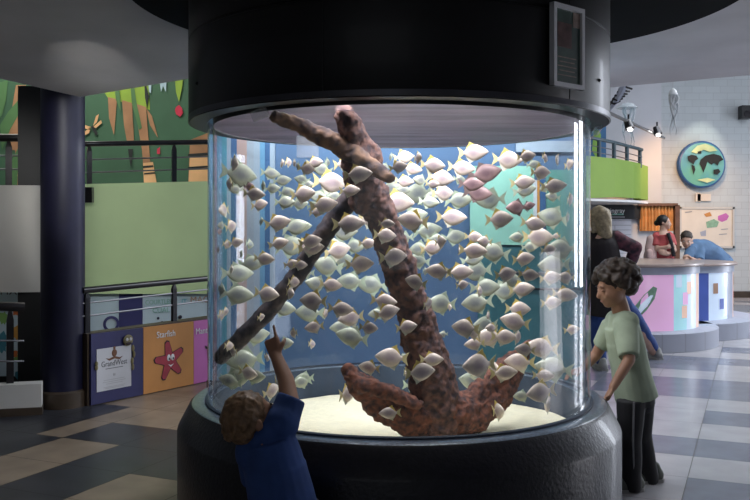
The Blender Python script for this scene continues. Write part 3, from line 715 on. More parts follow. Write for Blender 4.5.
q.prism([(p.x, p.y) for p in under], zb - .04, zb, M_white); q.build('slab', bal, bo, smooth=False)
M_railg = mat('rail_slate', (0.06, 0.10, 0.12), .4, vary=.2)
hr = [P(560, 134, by[0]), P(590, 137, by[1]), P(615, 142, by[2]), P(634, 147, by[3]), P(643, 149.5, by[4])]
rl = thing('railing', 'slate grey railing on top of the bright green balcony', 'railing', (base[2].x, base[2].y, 0))
q = MB(); q.tube([p + Vector((0, .06, 0)) for p in hr], .03, M_railg); q.build('handrail', rl, bo)
for x, yt, yb, Y in ((600, 139, 158, 14.5), (615, 142, 159, 14.7), (628, 145, 161, 15.0), (641, 149, 166, 15.35)):
    q = MB(); a = P(x, yt, Y); b_ = P(x, yb + 1.5, Y); q.tube([a + Vector((0, .06, 0)), b_ + Vector((0, .06, 0))], .036, M_railg, 8); q.build('post', rl, bo)
for dz in (.13, .23):
    q = MB(); q.tube([p + Vector((0, .06, -dz)) for p in hr], .009, M_wire, 6); q.build('rod', rl, bo)
M_mb = mat('mural_blue', (0.06, 0.20, 0.42), .6, vary=.3, scale=4); M_mg = mat('mural_green', (0.30, 0.55, 0.10), .6, vary=.2, scale=4)
mp_ = thing('wall_mural', 'blue mural with a green frond on the wall above the balcony', 'mural', P(592, 160, 16.44)); mo = mp_.location.copy()
q = MB(); a, b_ = P(560, 95, 16.44), P(606, 160, 16.44); c = (a + b_) / 2; q.box(c, (b_.x - a.x, .02, a.z - b_.z), M_mb); q.build('panel', mp_, mo, smooth=False)
q = MB(); q.poly([P(x, y, 16.425) for x, y in ((594, 128), (598, 127), (601, 135), (600, 150), (596, 158), (592, 150))], M_mg); q.build('frond', mp_, mo, smooth=False)

# shop sign, shutter, curtain
M_bk = mat('fascia_black', (0.018, 0.02, 0.024), .5, vary=.3)
fs = thing('shop_fascia', 'black fascia sign over the doorway under the balcony', 'sign', P(622, 216, 16.42)); fo = fs.location.copy()
q = MB(); a, b_ = P(597, 205, 16.42), P(640, 219, 16.42); c = (a + b_) / 2; q.box(c, (b_.x - a.x, .06, a.z - b_.z), M_bk); q.build('board', fs, fo, smooth=False)
text_obj('lettering', 'Stingray', .125, M_whitetxt, P(615, 210.8, 16.38) - fo, fs, sx=.95)
q = MB(); a = P(618, 214.3, 16.385); q.box(a, (.22, .004, .03), M_txtg); a = P(616, 217, 16.385); q.box(a, (.34, .004, .02), M_inklt); q.build('small_print', fs, fo, smooth=False)
M_shut = brick_mat('shutter_pale', (0.66, 0.67, 0.74), (0.45, 0.46, 0.52), 1.0, 8, .09, .5, msize=.01)
q = MB(); a, b_ = P(598, 218, 16.44), P(631, 290, 16.44); c = (a + b_) / 2; c.z = a.z / 2; q.box(c, (b_.x - a.x, .04, a.z), M_shut)
o = q.build('shutter', origin=(c.x, c.y, 0), smooth=False); tag(o, 'pale ribbed roller shutter below the black fascia sign', 'shutter')
M_curt = mat('curtain_orange', (0.72, 0.36, 0.13), .8, vary=.35, scale=5)
q = MB(); rings = []; n = 60; a, b_ = P(640, 205, 16.36), P(675, 231, 16.36)
vs = []; 
for i in range(n + 1):
    x = a.x + (b_.x - a.x) * i / n; y = 16.38 + .03 * math.sin(i * 1.1) + .012 * math.sin(i * 2.7)
    vs += [(x, y, a.z), (x, y, b_.z)]
q.add(vs, [(2 * i, 2 * i + 2, 2 * i + 3, 2 * i + 1) for i in range(n)], M_curt)
o = q.build('curtain', origin=(a.x, 16.38, b_.z), angle=3); tag(o, 'orange-brown curtain lit by a warm lamp on the white wall', 'curtain')
M_brown = mat('door_frame_brown', (0.16, 0.08, 0.05), .5, vary=.3)
q = MB(); a, b_ = P(676, 205, 16.34), P(676, 290, 16.34); q.box((a.x + .02, 16.36, a.z / 2), (.09, .10, a.z), M_brown); a2 = P(658, 204.5, 16.34); q.box((a2.x, 16.36, a2.z), (.75, .10, .05), M_brown)
o = q.build('door_frame', origin=(a.x, 16.36, 0), smooth=False); tag(o, 'dark brown frame post and head around the orange curtain', 'door frame')

# world disc
M_sea = mat('disc_sea_green', (0.16, 0.46, 0.36), .35, scale=2.2, col2=(0.08, 0.30, 0.50), coat=.4, lo=.3, hi=.6)
M_seab = mat('disc_rim_blue', (0.03, 0.12, 0.32), .4, vary=.3, scale=6)
M_land = mat('disc_land_black', (0.012, 0.012, 0.01), .6)
M_ice = mat('disc_pale_yellow', (0.72, 0.80, 0.42), .5, vary=.25, scale=5)
gY = 16.86; gc = P(702, 164.5, gY); gr = .47
gl = thing('world_map_disc', 'round blue-green world map disc with black continents on the brick wall', 'wall map', gc)
q = MB(); q.lathe([(0, 0), (gr, 0), (gr, .09), (gr - .012, .11), (gr - .035, .12), (0, .15)], M_seab, 72); q.v = [Vector((v.x, -v.z + .1, v.y)) for v in q.v]; q.build('rim', gl)
q = MB(); q.lathe([(gr - .04, .121), (gr * .5, .155), (0, .17)], M_sea, 72); q.v = [Vector((v.x, -v.z + .1, v.y)) for v in q.v]; q.build('sea', gl)
def gp(x, y): return ((x - 702) / F * gY, -.075, -(y - 164.5) / F * gY)
conts = [[(686, 157), (690, 155), (695, 156), (697, 159), (694, 161), (692, 165), (690, 163), (687, 161)], [(690, 165), (693, 166), (694, 170), (692, 175), (691, 170)],
         [(699, 160), (704, 156), (712, 154), (719, 156), (722, 160), (718, 162), (716, 166), (713, 163), (710, 165), (706, 162), (704, 168), (702, 173), (700, 168), (698, 164)],
         [(712, 170), (717, 169), (719, 172), (716, 175), (712, 174)], [(696, 152), (700, 151), (700, 154), (697, 154)]]
q = MB()
for c_ in conts: q = MB(); q.poly([gp(*x) for x in c_], M_land); q.build('continent', gl, smooth=False)
q = MB(); q.poly([gp(*x) for x in [(690, 152), (696, 146), (704, 144), (712, 147), (716, 151), (708, 152), (702, 150), (695, 154)]], M_ice); q.v = [v + Vector((0, .002, 0)) for v in q.v]; q.build('pale_patch', gl, smooth=False); q = MB(); q.poly([gp(*x) for x in [(696, 180), (706, 178), (714, 180), (706, 183)]], M_ice)
q.v = [v + Vector((0, .002, 0)) for v in q.v]; q.build('pale_patch', gl, smooth=False)

# map board on the brick wall, small plaque, speaker
M_boardw = mat('board_cream', (0.80, 0.72, 0.62), .6, vary=.08, scale=4)
bd = thing('notice_board', 'framed cream notice board with a green map on the brick wall', 'notice board', P(705.5, 247, 16.96)); bdo = bd.location.copy()
a, b_ = P(680, 208, 16.96), P(733, 247, 16.96); c = (a + b_) / 2; w_, h_ = b_.x - a.x, a.z - b_.z
q = MB(); q.box(c, (w_, .03, h_), M_boardw); q.build('sheet', bd, bdo, smooth=False)
q = MB()
for s_ in (-1, 1): q.box((c.x + s_ * w_ / 2, c.y - .01, c.z), (.04, .05, h_ + .04), M_offwhite); q.box((c.x, c.y - .01, c.z + s_ * h_ / 2), (w_ + .04, .05, .04), M_offwhite)
q.build('frame', bd, bdo, smooth=False)
q = MB()
for pts, m in (([(706, 222), (714, 219), (719, 222), (717, 227), (707, 228)], M_leafg), ([(718, 216), (726, 213), (729, 216), (727, 220), (722, 222), (718, 220)], M_bpink), ([(700, 232), (706, 230), (706, 236), (701, 236)], M_rimgrey), ([(704, 214), (710, 212), (712, 216), (706, 217)], M_borange), ([(721, 229), (728, 228.5), (728, 229.3), (721, 230)], M_inklt), ([(719, 234), (727, 233.5), (727, 234.3), (719, 235)], M_inklt), ([(685, 212), (692, 211), (692, 212), (685, 213)], M_inklt)):
    q = MB(); q.poly([P(x, y, 16.94) for x, y in pts], m); q.build('map_print', bd, bdo, smooth=False)
pq = P(704, 197.5, 16.97); q = MB(); q.box(pq, (.27, .03, .14), M_boardw); tag(q.build('plaque', origin=pq, smooth=False), 'small pale plaque between the world disc and notice board', 'plaque')
pq = P(698, 197.5, 16.97); q = MB(); q.box(pq, (.10, .03, .16), M_boardw); tag(q.build('plaque', origin=pq, smooth=False), 'tiny tan plaque below the world disc, next to the pale one', 'plaque')
sp_ = P(745, 112.5, 16.85); s_t = thing('loudspeaker', 'small black loudspeaker high on the brick wall', 'speaker', sp_)
q = MB(); q.box((0, 0, 0), (.19, .2, .26), M_black); q.build('case', s_t, smooth=False); q = MB(); q.lathe([(0, .105), (.06, .108), (.07, .1)], M_rail, 24); q.v = [Vector((v.x, -v.z, v.y - .04)) for v in q.v]; q.build('cone', s_t)
q = MB(); q.box((0, .15, .05), (.04, .24, .04), M_black); q.build('mount', s_t, smooth=False)

# track light rod and lamps, hung jellyfish and truss
tl = thing('lighting_track', 'thin dark lighting track slanting across the white wall', 'lighting track', P(634, 122, 9.0)); to = tl.location.copy()
a, b_ = P(590, 104, 8.2), P(664, 138, 12.5); q = MB(); q.tube([a, b_], .02, M_rail, 8); q.build('track', tl, to)
q = MB(); q.tube([P(606, 111, 9.0), P(615, 97, 9.0)], .012, M_rail, 8); q.build('hanger', tl, to)
def lamp(px, py, Y, label):
    p = P(px, py, Y); t_ = thing('track_spotlight', label, 'spotlight', p)
    q = MB(); q.tube([Vector((0, 0, .13)), Vector((0, 0, .05))], .012, M_rail, 8); q.build('stem', t_)
    q = MB(); q.tube([Vector((-.01, .02, .06)), Vector((.01, -.02, -.04))], [.04, .055], M_rail, 14); q.build('housing', t_)
    e = mat('lamp_lens', (1.0, .98, .95), .3, emit=6.0); q = MB(); q.ball((.012, -.024, -.052), (.032, .032, .02), e); q.build('lens', t_)
lamp(628.5, 125.5, 9.9, 'upper white spotlight hanging from the slanting track'); lamp(657, 131.5, 11.6, 'lower spotlight near the track end')
M_jelly = clear_mat('jelly_film', (0.75, 0.85, 0.92), 1.2, .3, body=.7, bodycol=(1, 1, 1))
M_jelly2 = clear_mat('jelly_film_faint', (0.9, 0.95, 0.97), 1.2, .3, body=.30, bodycol=(0.85, 0.92, 0.95))
def jelly(label, top, strands, hub, m, Y, seed):
    rr = random.Random(seed); p = P(top[0], top[1], Y); t_ = thing('hanging_jellyfish', label, 'hanging decoration', p)
    q = MB(); q.tube([Vector((0, 0, .0)), Vector((0, 0, ZS - p.z if Y < 6.9 else 5.5 - p.z))], .003, m, 6); q.build('cord', t_)
    q = MB(); q.lathe([(0.005, .02), (hub * .6, .0), (hub, -.05), (hub * .8, -.06), (0.005, -.03)], m, 20); q.build('bell', t_)
    for k in range(strands):
        a = rr.random() * 6.28; r = hub * .7 * rr.random(); pts = []; L = (.18 + .34 * rr.random())
        for i in range(7): pts.append(Vector((r * math.cos(a) + .02 * math.sin(i * 1.3 + k), r * math.sin(a), -.05 - L * i / 6)))
        q = MB(); q.tube(pts, [.018, .016, .014, .012, .009, .006, .003], m, 8); q.build('tentacle', t_)
jelly('long white translucent jellyfish decoration hanging near the brick wall', (673, 90), 7, .05, M_jelly, 9.0, 2)
jelly('faint clear jellyfish decoration hanging in front of the white wall', (627, 104), 5, .13, M_jelly2, 10.5, 5)
tr = thing('hanging_skeleton', 'grey lattice ornament hanging by the ceiling edge above the track', 'hanging decoration', P(620, 98, 8.6)); to = tr.location.copy()
q = MB(); q.tube([P(609, 111, 8.6), P(617, 100, 8.6), P(622, 90, 8.6), P(626, 84, 8.6)], [.012, .03, .04, .02], M_rimgrey, 8); q.build('spine', tr, to)
for k in range(6):
    q = MB(); x = 614 + k * 2.4; y = 104 - k * 3.4; q.tube([P(x - 4, y - 2, 8.6), P(x, y, 8.58), P(x + 6, y - 3 + k, 8.6)], .012, M_rail, 6); q.build('rib', tr, to)
# ------------------------------------------------------------------ people
M_skin = mat('skin_tan', (0.36, 0.19, 0.115), .55, vary=.12, scale=14)
M_skin2 = mat('skin_light', (0.58, 0.36, 0.27), .55, vary=.1, scale=14)
M_eye = mat('eye_dark', (0.02, 0.015, 0.012), .2); M_eyew = mat('eye_white', (0.75, 0.73, 0.70), .3)
M_lip = mat('lip', (0.36, 0.14, 0.11), .5)
M_hairb = mat('hair_dark_brown', (0.045, 0.028, 0.018), .55, vary=.5, scale=40, bump=.4)
M_hairl = mat('hair_light_brown', (0.25, 0.145, 0.07), .5, vary=.5, scale=45, bump=.4)
M_hairbl = mat('hair_blonde', (0.42, 0.33, 0.20), .5, vary=.4, scale=45, bump=.3)
M_hairk = mat('hair_black', (0.015, 0.012, 0.012), .5, vary=.4, scale=40)
M_shirtg = mat('tshirt_sage', (0.36, 0.43, 0.31), .85, vary=.2, scale=9, bump=.15)
M_pantk = mat('trousers_black', (0.012, 0.012, 0.014), .75, vary=.3, scale=12)
M_stripe = mat('side_stripe_grey', (0.20, 0.20, 0.21), .7)
M_shoeg = mat('shoe_grey_green', (0.10, 0.11, 0.09), .7, vary=.3, scale=15)
M_shoesole = mat('shoe_sole', (0.30, 0.30, 0.29), .7)
M_shirtb = mat('tshirt_blue', (0.030, 0.075, 0.25), .85, vary=.25, scale=9, bump=.15)
M_short = mat('shorts_dark', (0.02, 0.022, 0.035), .8, vary=.3, scale=10)
M_jack = mat('jacket_black', (0.02, 0.014, 0.016), .8, vary=.4, scale=8)
M_plaid = mat('sleeve_plaid', (0.16, 0.05, 0.07), .8, scale=18, col2=(0.02, 0.012, 0.02))
M_jean = mat('jeans_blue', (0.03, 0.075, 0.27), .8, vary=.3, scale=12)
M_red = mat('shirt_red', (0.55, 0.10, 0.10), .8, vary=.3, scale=9, bump=.1)
M_poloblue = mat('shirt_slate_blue', (0.10, 0.19, 0.33), .8, vary=.3, scale=6, bump=.1)
M_strap = mat('strap_black', (0.02, 0.02, 0.022), .7); M_bagp = mat('bag_pale_pink', (0.72, 0.50, 0.46), .8, vary=.2, scale=8)

def V(*a): return Vector(a)
def hand(b, wrist, dirv, palmn, s, curl, index=False, thumb_side=1):
    """palm, four bent fingers of unequal length and a thumb leaving the side of the palm; s = hand length"""
    d = Vector(dirv).normalized(); n = Vector(palmn); n = (n - d * n.dot(d)).normalized(); w = d.cross(n) * thumb_side
    wrist = Vector(wrist); pl_ = s * .48
    for k in (-1.0, -.33, .33, 1.0):
        b.cap(wrist + d * s * .04 + w * k * s * .10, wrist + d * pl_ + w * k * s * .16, s * .105, s * .095, 10)
    for q, k in enumerate((1.0, .33, -.33, -1.0)):
        L = s * (.42, .48, .45, .36)[q]; c = curl
        if index and q == 0: c = .05
        p = wrist + d * pl_ + w * k * s * .17; a = 0.0; r = s * .062
        for j, f in enumerate((.45, .32, .28)):
            a += c * (1.0, 1.1, .8)[j]
            v = d * math.cos(a) + n * math.sin(a); p2 = p + v * L * f; b.cap(p, p2, r, r * .9, 10); p = p2; r *= .9
    p = wrist + d * s * .14 + w * s * .17; v = (d * .75 + w * .75 + n * .2).normalized()
    p2 = p + v * s * .22; b.cap(p, p2, s * .075, s * .065, 10); v2 = (d * .85 + w * .1 + n * (.3 + .5 * curl)).normalized(); b.cap(p2, p2 + v2 * s * .2, s * .062, s * .05, 10)

def head(b, c, fwd, up, s, jaw=1.0):
    """skull, jaw, nose, brow, cheeks, lips, ears. s = head height; returns helpers"""
    f = Vector(fwd).normalized(); u = Vector(up); u = (u - f * u.dot(f)).normalized(); r = f.cross(u)
    c = Vector(c); M = Matrix((r, f, u)).transposed()
    at = lambda x, y, z: c + M @ Vector((x * s, y * s, z * s))
    b.ell(at(0, -.06, .10), (.335 * s, .40 * s, .38 * s), M)
    b.ell(at(0, .10, -.14), (.275 * s, .29 * s, .34 * s), M)
    b.ell(at(0, .24, -.36 * jaw), (.14 * s, .13 * s, .11 * s), M)
    b.cap(at(0, .36, .02), at(0, .43, -.13), .035 * s, .06 * s, 10)
    b.cap(at(-.12, .31, .07), at(.12, .31, .07), .06 * s, .06 * s, 10)
    for k in (-1, 1):
        b.ell(at(k * .14, .27, -.15), (.10 * s, .09 * s, .10 * s), M)
        b.ell(at(k * .345, -.04, -.04), (.035 * s, .085 * s, .11 * s), M)
    b.ell(at(0, .375, -.24), (.085 * s, .04 * s, .025 * s), M); b.ell(at(0, .365, -.285), (.075 * s, .045 * s, .028 * s), M)
    return at, M
def face_parts(root, org, at, M, s, closed=False):
    for k in (-1, 1):
        q = MB(); q.ball(at(k * .145, .335, .0) - org, (.055 * s, .03 * s, (.026 if closed else .038) * s), M_skin if closed else M_eyew, 12, 8, M); e_ = q.build('eye', root)
        q = MB(); q.ball(at(k * .145, .355, -.022 if closed else -.005) - org, ((.05 if closed else .026) * s, .014 * s, (.008 if closed else .028) * s), M_eye, 10, 6, M); q.build('eyelashes' if closed else 'iris', e_)
    q = MB(); q.ball(at(0, .398, -.262) - org, (.08 * s, .024 * s, .012 * s), M_lip, 12, 6, M); q.build('mouth', root)
    for k in (-1, 1):
        q = MB(); q.ball(at(k * .145, .36, .095) - org, (.07 * s, .02 * s, .013 * s), M_hairb, 10, 6, M); q.build('eyebrow', root)

def shoe(name, root, org, heel, toe, w, m, hgt=None):
    heel, toe = Vector(heel), Vector(toe); d = (toe - heel); L = d.length; d.normalize(); hgt = hgt or w * .9
    b = Blob(); up = V(0, 0, 1)
    b.cap(heel + d * w * .45 + up * w * .42, heel + d * L * .6 + up * w * .38, w * .5, w * .48, 14, squash=.9)
    b.cap(heel + d * L * .5 + up * w * .34, toe - d * w * .45 + up * w * .28, w * .5, w * .36, 14)
    b.cap(heel + d * w * .5 + up * w * .5, heel + d * w * .6 + up * hgt, w * .45, w * .4, 14)
    o = b.build(name, m, w * .09, root, org, 3)
    q = MB(); n = V(-d.y, d.x, 0)
    pts = [heel + d * x * L + n * y * w for x, y in ((.02, -.3), (.1, -.46), (.5, -.5), (.85, -.42), (.98, -.15), (.98, .15), (.85, .42), (.5, .5), (.1, .46), (.02, .3))]
    q.prism([(p.x - org.x, p.y - org.y) for p in pts], heel.z - org.z, heel.z - org.z + w * .2, M_shoesole); q.build('sole', o, smooth=False)
    return o

# ---- the boy in the sage T-shirt, beside the tank
Y0 = 4.42; org = V(1.33, Y0, 0)
b = Blob()
hs = .215
at, HM = head(b, P(613.5, 286, Y0), (-1, -.12, -.30), (-.28, 0, 1), hs)
b.cap(P(617, 296, Y0 + .01), P(624, 322, Y0 + .01), .043, .05)
b.cap(P(624, 332, Y0), P(634, 385, Y0), .075, .075)
# near arm
shN, elN, wrN = P(630, 331, Y0 - .10), P(629, 360, Y0 - .17), P(613, 387, Y0 - .21)
b.chain([shN, elN, wrN], [.038, .030, .021])
hand(b, wrN, (-.30, .10, -.62), (-.75, .15, -.45), .125, .35, thumb_side=-1)
shF, elF, wrF = P(610, 330, Y0 + .10), P(596, 355, Y0 + .13), P(583, 369, Y0 + .10)
b.chain([shF, elF, wrF], [.036, .030, .021])
hand(b, wrF, (-.9, -.1, -.25), (-.25, 0, -.9), .12, .25, thumb_side=1)
b.chain([P(633, 398, Y0 - .03), P(629.5, 440, Y0 - .05), P(632.5, 486, Y0 - .03)], [.055, .04, .026]); b.chain([P(637, 398, Y0 + .03), P(641, 436, Y0 + .08), P(650.5, 478, Y0 + .13)], [.055, .04, .026])
boy = b.build('person', M_skin, .0058, None, org, 3)
tag(boy, 'curly-haired child in a sage green T-shirt standing with a hand on the tank ledge', 'person')
face_parts(boy, org, at, HM, hs, closed=True)
b = Blob(); rr = random.Random(11)
b.ell(at(0, -.14, .18), (.40 * hs, .46 * hs, .41 * hs), HM); b.ell(at(0, -.36, -.02), (.34 * hs, .26 * hs, .34 * hs), HM)
for k in range(170):
    th = rr.random() * 2 * PI; ph = math.acos(1 - 1.62 * rr.random())
    x, y, z = .45 * math.sin(ph) * math.cos(th), -.14 + .52 * math.sin(ph) * math.sin(th), .14 + .45 * math.cos(ph)
    if y > .16 and z < .20: continue
    if z < -.1 and y > -.1: continue
    b.ell(at(x, y, z), tuple([(.065 + .045 * rr.random()) * hs] * 3))
for x, z in ((-.22, .27), (-.1, .30), (.02, .28), (.14, .30), (.25, .26)): b.ell(at(x, .26, z), tuple([.085 * hs] * 3))
hair = b.build('curly_hair', M_hairb, .0065, boy, org, 1, lambda p: .004 * N3(p, 60))
b = Blob()
b.cap(P(622, 326, Y0), P(627, 350, Y0), .090, .098, 20, flat=True, squash=1.0); 
b.cap(P(625, 342, Y0), P(631, 372, Y0), .097, .100, 20, flat=True); b.cap(P(630, 368, Y0), P(636.5, 399, Y0), .100, .112, 20, flat=True)
b.cap(P(616, 321, Y0 + .06), P(628, 322, Y0 - .06), .058, .058); b.cap(P(620, 314, Y0 + .005), P(622, 326, Y0), .054, .075, 18, flat=True)
b.cap(P(626, 329, Y0 - .07), P(629, 357, Y0 - .165), .066, .053, 18, flat=True); b.cap(P(613, 326, Y0 + .07), P(601, 346, Y0 + .12), .062, .05, 18, flat=True)
b.ell(P(625, 325, Y0 - .06), (.062, .062, .055)); b.ell(P(615, 324, Y0 + .06), (.058, .06, .05))
b.build('tshirt', M_shirtg, .0065, boy, org, 4, lambda p: .004 * N3(p, 9))
b = Blob()
b.cap(P(635, 388, Y0), P(637, 405, Y0), .096, .092, 18, flat=True)
b.chain([P(631, 400, Y0 - .045), P(630, 440, Y0 - .055)], [.075, .058], flat=True); b.cap(P(630, 436, Y0 - .055), P(632.5, 490, Y0 - .03), .058, .048, flat=True)
b.chain([P(640, 400, Y0 + .05), P(641, 436, Y0 + .08)], [.075, .056], flat=True); b.cap(P(641, 433, Y0 + .08), P(650.5, 482, Y0 + .13), .056, .046, flat=True)
b.ell(P(631, 402, Y0 - .03), (.07, .07, .07)); b.ell(P(641, 402, Y0 + .03), (.07, .07, .07)); b.ell(P(630, 438, Y0 - .055), (.057, .057, .06)); b.ell(P(641, 435, Y0 + .08), (.056, .056, .06))
tr_ = b.build('trousers', M_pantk, .0065, boy, org, 4, lambda p: .004 * N3(p, 10))
q = MB(); q.tube([p - org for p in (P(634, 402, Y0 - .125), P(633, 440, Y0 - .114), P(634, 480, Y0 - .076))], .006, M_stripe, 6); q.build('side_stripe', tr_)
e = V(1, 0, 0)
a_ = P(632, 494, Y0 - .02); a_.z = 0; shoe('shoe', boy, org, a_ + V(.065, .02, 0), a_ + V(-.135, -.03, 0), .085, M_shoeg)
a_ = P(651, 490, Y0 + .13); a_.z = .0; shoe('shoe', boy, org, a_ + V(.07, .03, 0.0), a_ + V(-.13, -.03, 0), .085, M_shoeg)

# ---- the toddler pointing at the fish
YT = 3.05; org = V(-.30, YT, 0)
b = Blob(); hs = .205
at, HM = head(b, P(252.5, 417, YT), (.78, .40, .42), (-.44, -.30, .84), hs)
b.cap(P(258, 430, YT), P(270, 452, YT), .042, .05)
b.cap(P(268, 455, YT), P(283, 510, YT), .085, .085)
sh, el, wr = P(290, 404, YT + .02), P(286, 380, YT + .09), P(276, 356, YT + .17)
b.chain([sh, el, wr], [.036, .031, .023])
hand(b, wr, (-.28, .30, .85), (.35, .80, -.3), .126, 1.25, index=True, thumb_side=-1)
shL, elL, wrL = P(250, 454, YT + .03), P(254, 488, YT + .10), P(262, 500, YT + .17)
b.chain([shL, elL, wrL], [.034, .0275, .02]); hand(b, wrL, (.5, .6, .3), (.3, .1, -.9), .095, .5)
z = lambda x, y, zz: V(x, y, zz)
b.chain([z(-.375, YT, .33), z(-.375, YT + .01, .18), z(-.375, YT, .05)], [.062, .045, .032]); b.chain([z(-.265, YT, .33), z(-.265, YT + .01, .18), z(-.265, YT, .05)], [.062, .045, .032])
tod = b.build('person', M_skin, .0045, None, org, 3)
tag(tod, 'toddler in a blue T-shirt pointing up at the fish, seen from behind', 'person')
face_parts(tod, org, at, HM, hs)
b = Blob(); rr = random.Random(5)
b.ell(at(0, -.10, .13), (.365 * hs, .42 * hs, .39 * hs), HM); b.ell(at(0, -.26, -.08), (.30 * hs, .26 * hs, .30 * hs), HM)
for k in range(150):
    th = rr.random() * 2 * PI; ph = math.acos(1 - 1.5 * rr.random())
    x, y, z_ = .36 * math.sin(ph) * math.cos(th), -.10 + .42 * math.sin(ph) * math.sin(th), .12 + .385 * math.cos(ph)
    if y > .14 and z_ < .30: continue
    if z_ < -.08 and y > -.12: continue
    c = at(x, y, z_); d_ = (at(x, y - .12, z_ - .16) - c); b.cap(c, c + d_ * .7, .034 * hs, .02 * hs, 8)
b.build('short_hair', M_hairl, .005, tod, org, 1, lambda p: .0025 * N3(p, 70))
b = Blob()
b.cap(P(268, 440, YT), P(276, 475, YT), .088, .102, 20, flat=True, squash=1.12, sqdir=(1, 0, 0)); b.cap(P(275, 468, YT), P(286, 520, YT), .102, .112, 20, flat=True, squash=1.12, sqdir=(1, 0, 0))
b.cap(P(252, 452, YT), P(284, 418, YT + .005), .062, .062); b.cap(P(282, 424, YT), P(292, 398, YT + .035), .064, .052, 18, flat=True)
b.ell(P(282, 422, YT), (.066, .066, .066)); b.cap(P(262, 434, YT), P(268, 452, YT), .052, .075, 18, flat=True)
b.cap(P(253, 454, YT + .02), P(254, 480, YT + .085), .058, .05, 18, flat=True); b.ell(P(252, 456, YT), (.06, .062, .055))
b.build('tshirt', M_shirtb, .006, tod, org, 4, lambda p: .005 * N3(p, 10))
b = Blob(); b.cap(V(-.318, YT, .38), V(-.32, YT, .29), .115, .118, 20, flat=True, squash=1.05, sqdir=(1, 0, 0))
b.cap(V(-.375, YT, .31), V(-.378, YT + .005, .17), .078, .07, flat=True); b.cap(V(-.262, YT, .31), V(-.262, YT + .005, .17), .078, .07, flat=True)
b.build('shorts', M_short, .007, tod, org, 4)
for x in (-.375, -.265): shoe('shoe', tod, org, V(x, YT - .045, 0), V(x, YT + .09, 0), .06, M_shoeg)

# ---- woman with fair hair and dark jacket by the pool
YW = 8.2; org = V(2.24, YW, 0)
b = Blob(); hs = .235
at, HM = head(b, P(598, 219, YW), (-.55, .82, -.12), (0, -.05, 1), hs)
b.cap(P(598, 226, YW), P(599, 240, YW), .055, .06); b.cap(P(601, 245, YW), P(606, 290, YW), .13, .12)
b.chain([P(617, 238, YW), P(636, 248, YW - .05), P(630, 262, YW + .12)], [.05, .042, .03]); hand(b, P(630, 262, YW + .12), (-.3, .8, -.4), (0, 0, -1), .17, .4)
b.chain([P(585, 240, YW), P(581, 262, YW - .02), P(590, 272, YW + .12)], [.05, .042, .03]); hand(b, P(590, 272, YW + .12), (.1, .9, -.3), (0, 0, -1), .17, .4, thumb_side=-1)
ft1 = V(2.18, 8.22, .06); ft2 = P(653, 352, 8.88)
b.chain([P(599, 292, YW), P(597, 330, YW), ft1], [.08, .055, .04]); b.chain([P(614, 292, YW + .05), P(638, 324, YW + .35), ft2], [.075, .05, .04])
wom = b.build('person', M_skin2, .011, None, org, 3)
tag(wom, 'fair-haired adult in a dark jacket and jeans seen from behind, behind the curly-haired child', 'person')
face_parts(wom, org, at, HM, hs)
b = Blob(); b.ell(at(0, -.10, .12), (.40 * hs, .46 * hs, .42 * hs), HM); b.cap(at(0, -.22, .1), at(0, -.28, -.62), .38 * hs, .30 * hs, 16); b.cap(at(.3, .05, 0), at(.3, .02, -.5), .14 * hs, .1 * hs); b.cap(at(-.3, .05, 0), at(-.3, .02, -.5), .14 * hs, .1 * hs)
b.build('long_hair', M_hairbl, .010, wom, org, 2, lambda p: .008 * N3(p, 22))
b = Blob(); b.cap(P(601, 248, YW), P(606, 272, YW), .15, .155, 20, squash=1.1, sqdir=(1, 0, 0)); b.cap(P(606, 268, YW), P(603, 316, YW), .16, .19, 20, flat=True); b.cap(P(599, 232, YW), P(600, 246, YW), .06, .13, 18, flat=True); b.cap(P(588, 238, YW), P(616, 238, YW), .075, .075)
b.cap(P(587, 239, YW), P(581, 262, YW - .02), .075, .062); b.cap(P(581, 262, YW - .02), P(589, 270, YW + .1), .062, .05, flat=True)
b.build('jacket', M_jack, .012, wom, org, 4, lambda p: .012 * N3(p, 6))
b = Blob(); b.cap(P(616, 239, YW), P(636, 248, YW - .05), .082, .066); b.cap(P(636, 248, YW - .05), P(631, 261, YW + .1), .066, .055, flat=True); b.build('sleeve', M_plaid, .011, wom, org, 4, lambda p: .01 * N3(p, 9))
b = Blob(); b.cap(P(606, 282, YW), P(606, 297, YW), .16, .16, flat=True); b.chain([P(599, 292, YW), P(597, 330, YW), ft1 + V(0, 0, .04)], [.095, .075, .06]); b.chain([P(614, 290, YW + .05), P(638, 322, YW + .35), ft2 + V(0, 0, .05)], [.09, .068, .058])
b.build('jeans', M_jean, .012, wom, org, 4, lambda p: .008 * N3(p, 8))
shoe('shoe', wom, org, V(2.2, 8.12, 0), V(2.16, 8.37, 0), .1, M_shoesole); e = ft2.copy(); e.z = 0; shoe('shoe', wom, org, e + V(.07, -.06, 0), e + V(-.04, .17, 0), .1, M_shoesole)

# ---- person in the red shirt behind the pools
YR = 13.15; org = V(4.45, YR, 0)
b = Blob(); hs = .225
at, HM = head(b, P(664.5, 222.5, YR), (.85, -.5, .02), (0, 0, 1), hs)
b.cap(P(663.5, 227, YR), P(663, 235, YR), .055, .06); b.cap(P(663, 238, YR), P(664, 262, YR), .12, .13)
b.chain([P(656, 236, YR), P(657, 249, YR - .08), P(668, 247, YR - .2)], [.05, .042, .03]); hand(b, P(668, 247, YR - .2), (.9, .1, .3), (0, 1, 0), .17, .5)
b.chain([P(670, 236, YR), P(674, 250, YR - .05), P(668, 254, YR - .18)], [.05, .042, .03]); hand(b, P(668, 254, YR - .18), (-.9, -.1, .2), (0, 1, 0), .17, .5, thumb_side=-1)
for s_ in (-.09, .09): b.chain([V(4.45 + s_, YR, .85), V(4.45 + s_, YR, .45), V(4.45 + s_, YR, .08)], [.085, .06, .045])
red = b.build('person', M_skin2, .011, None, org, 3)
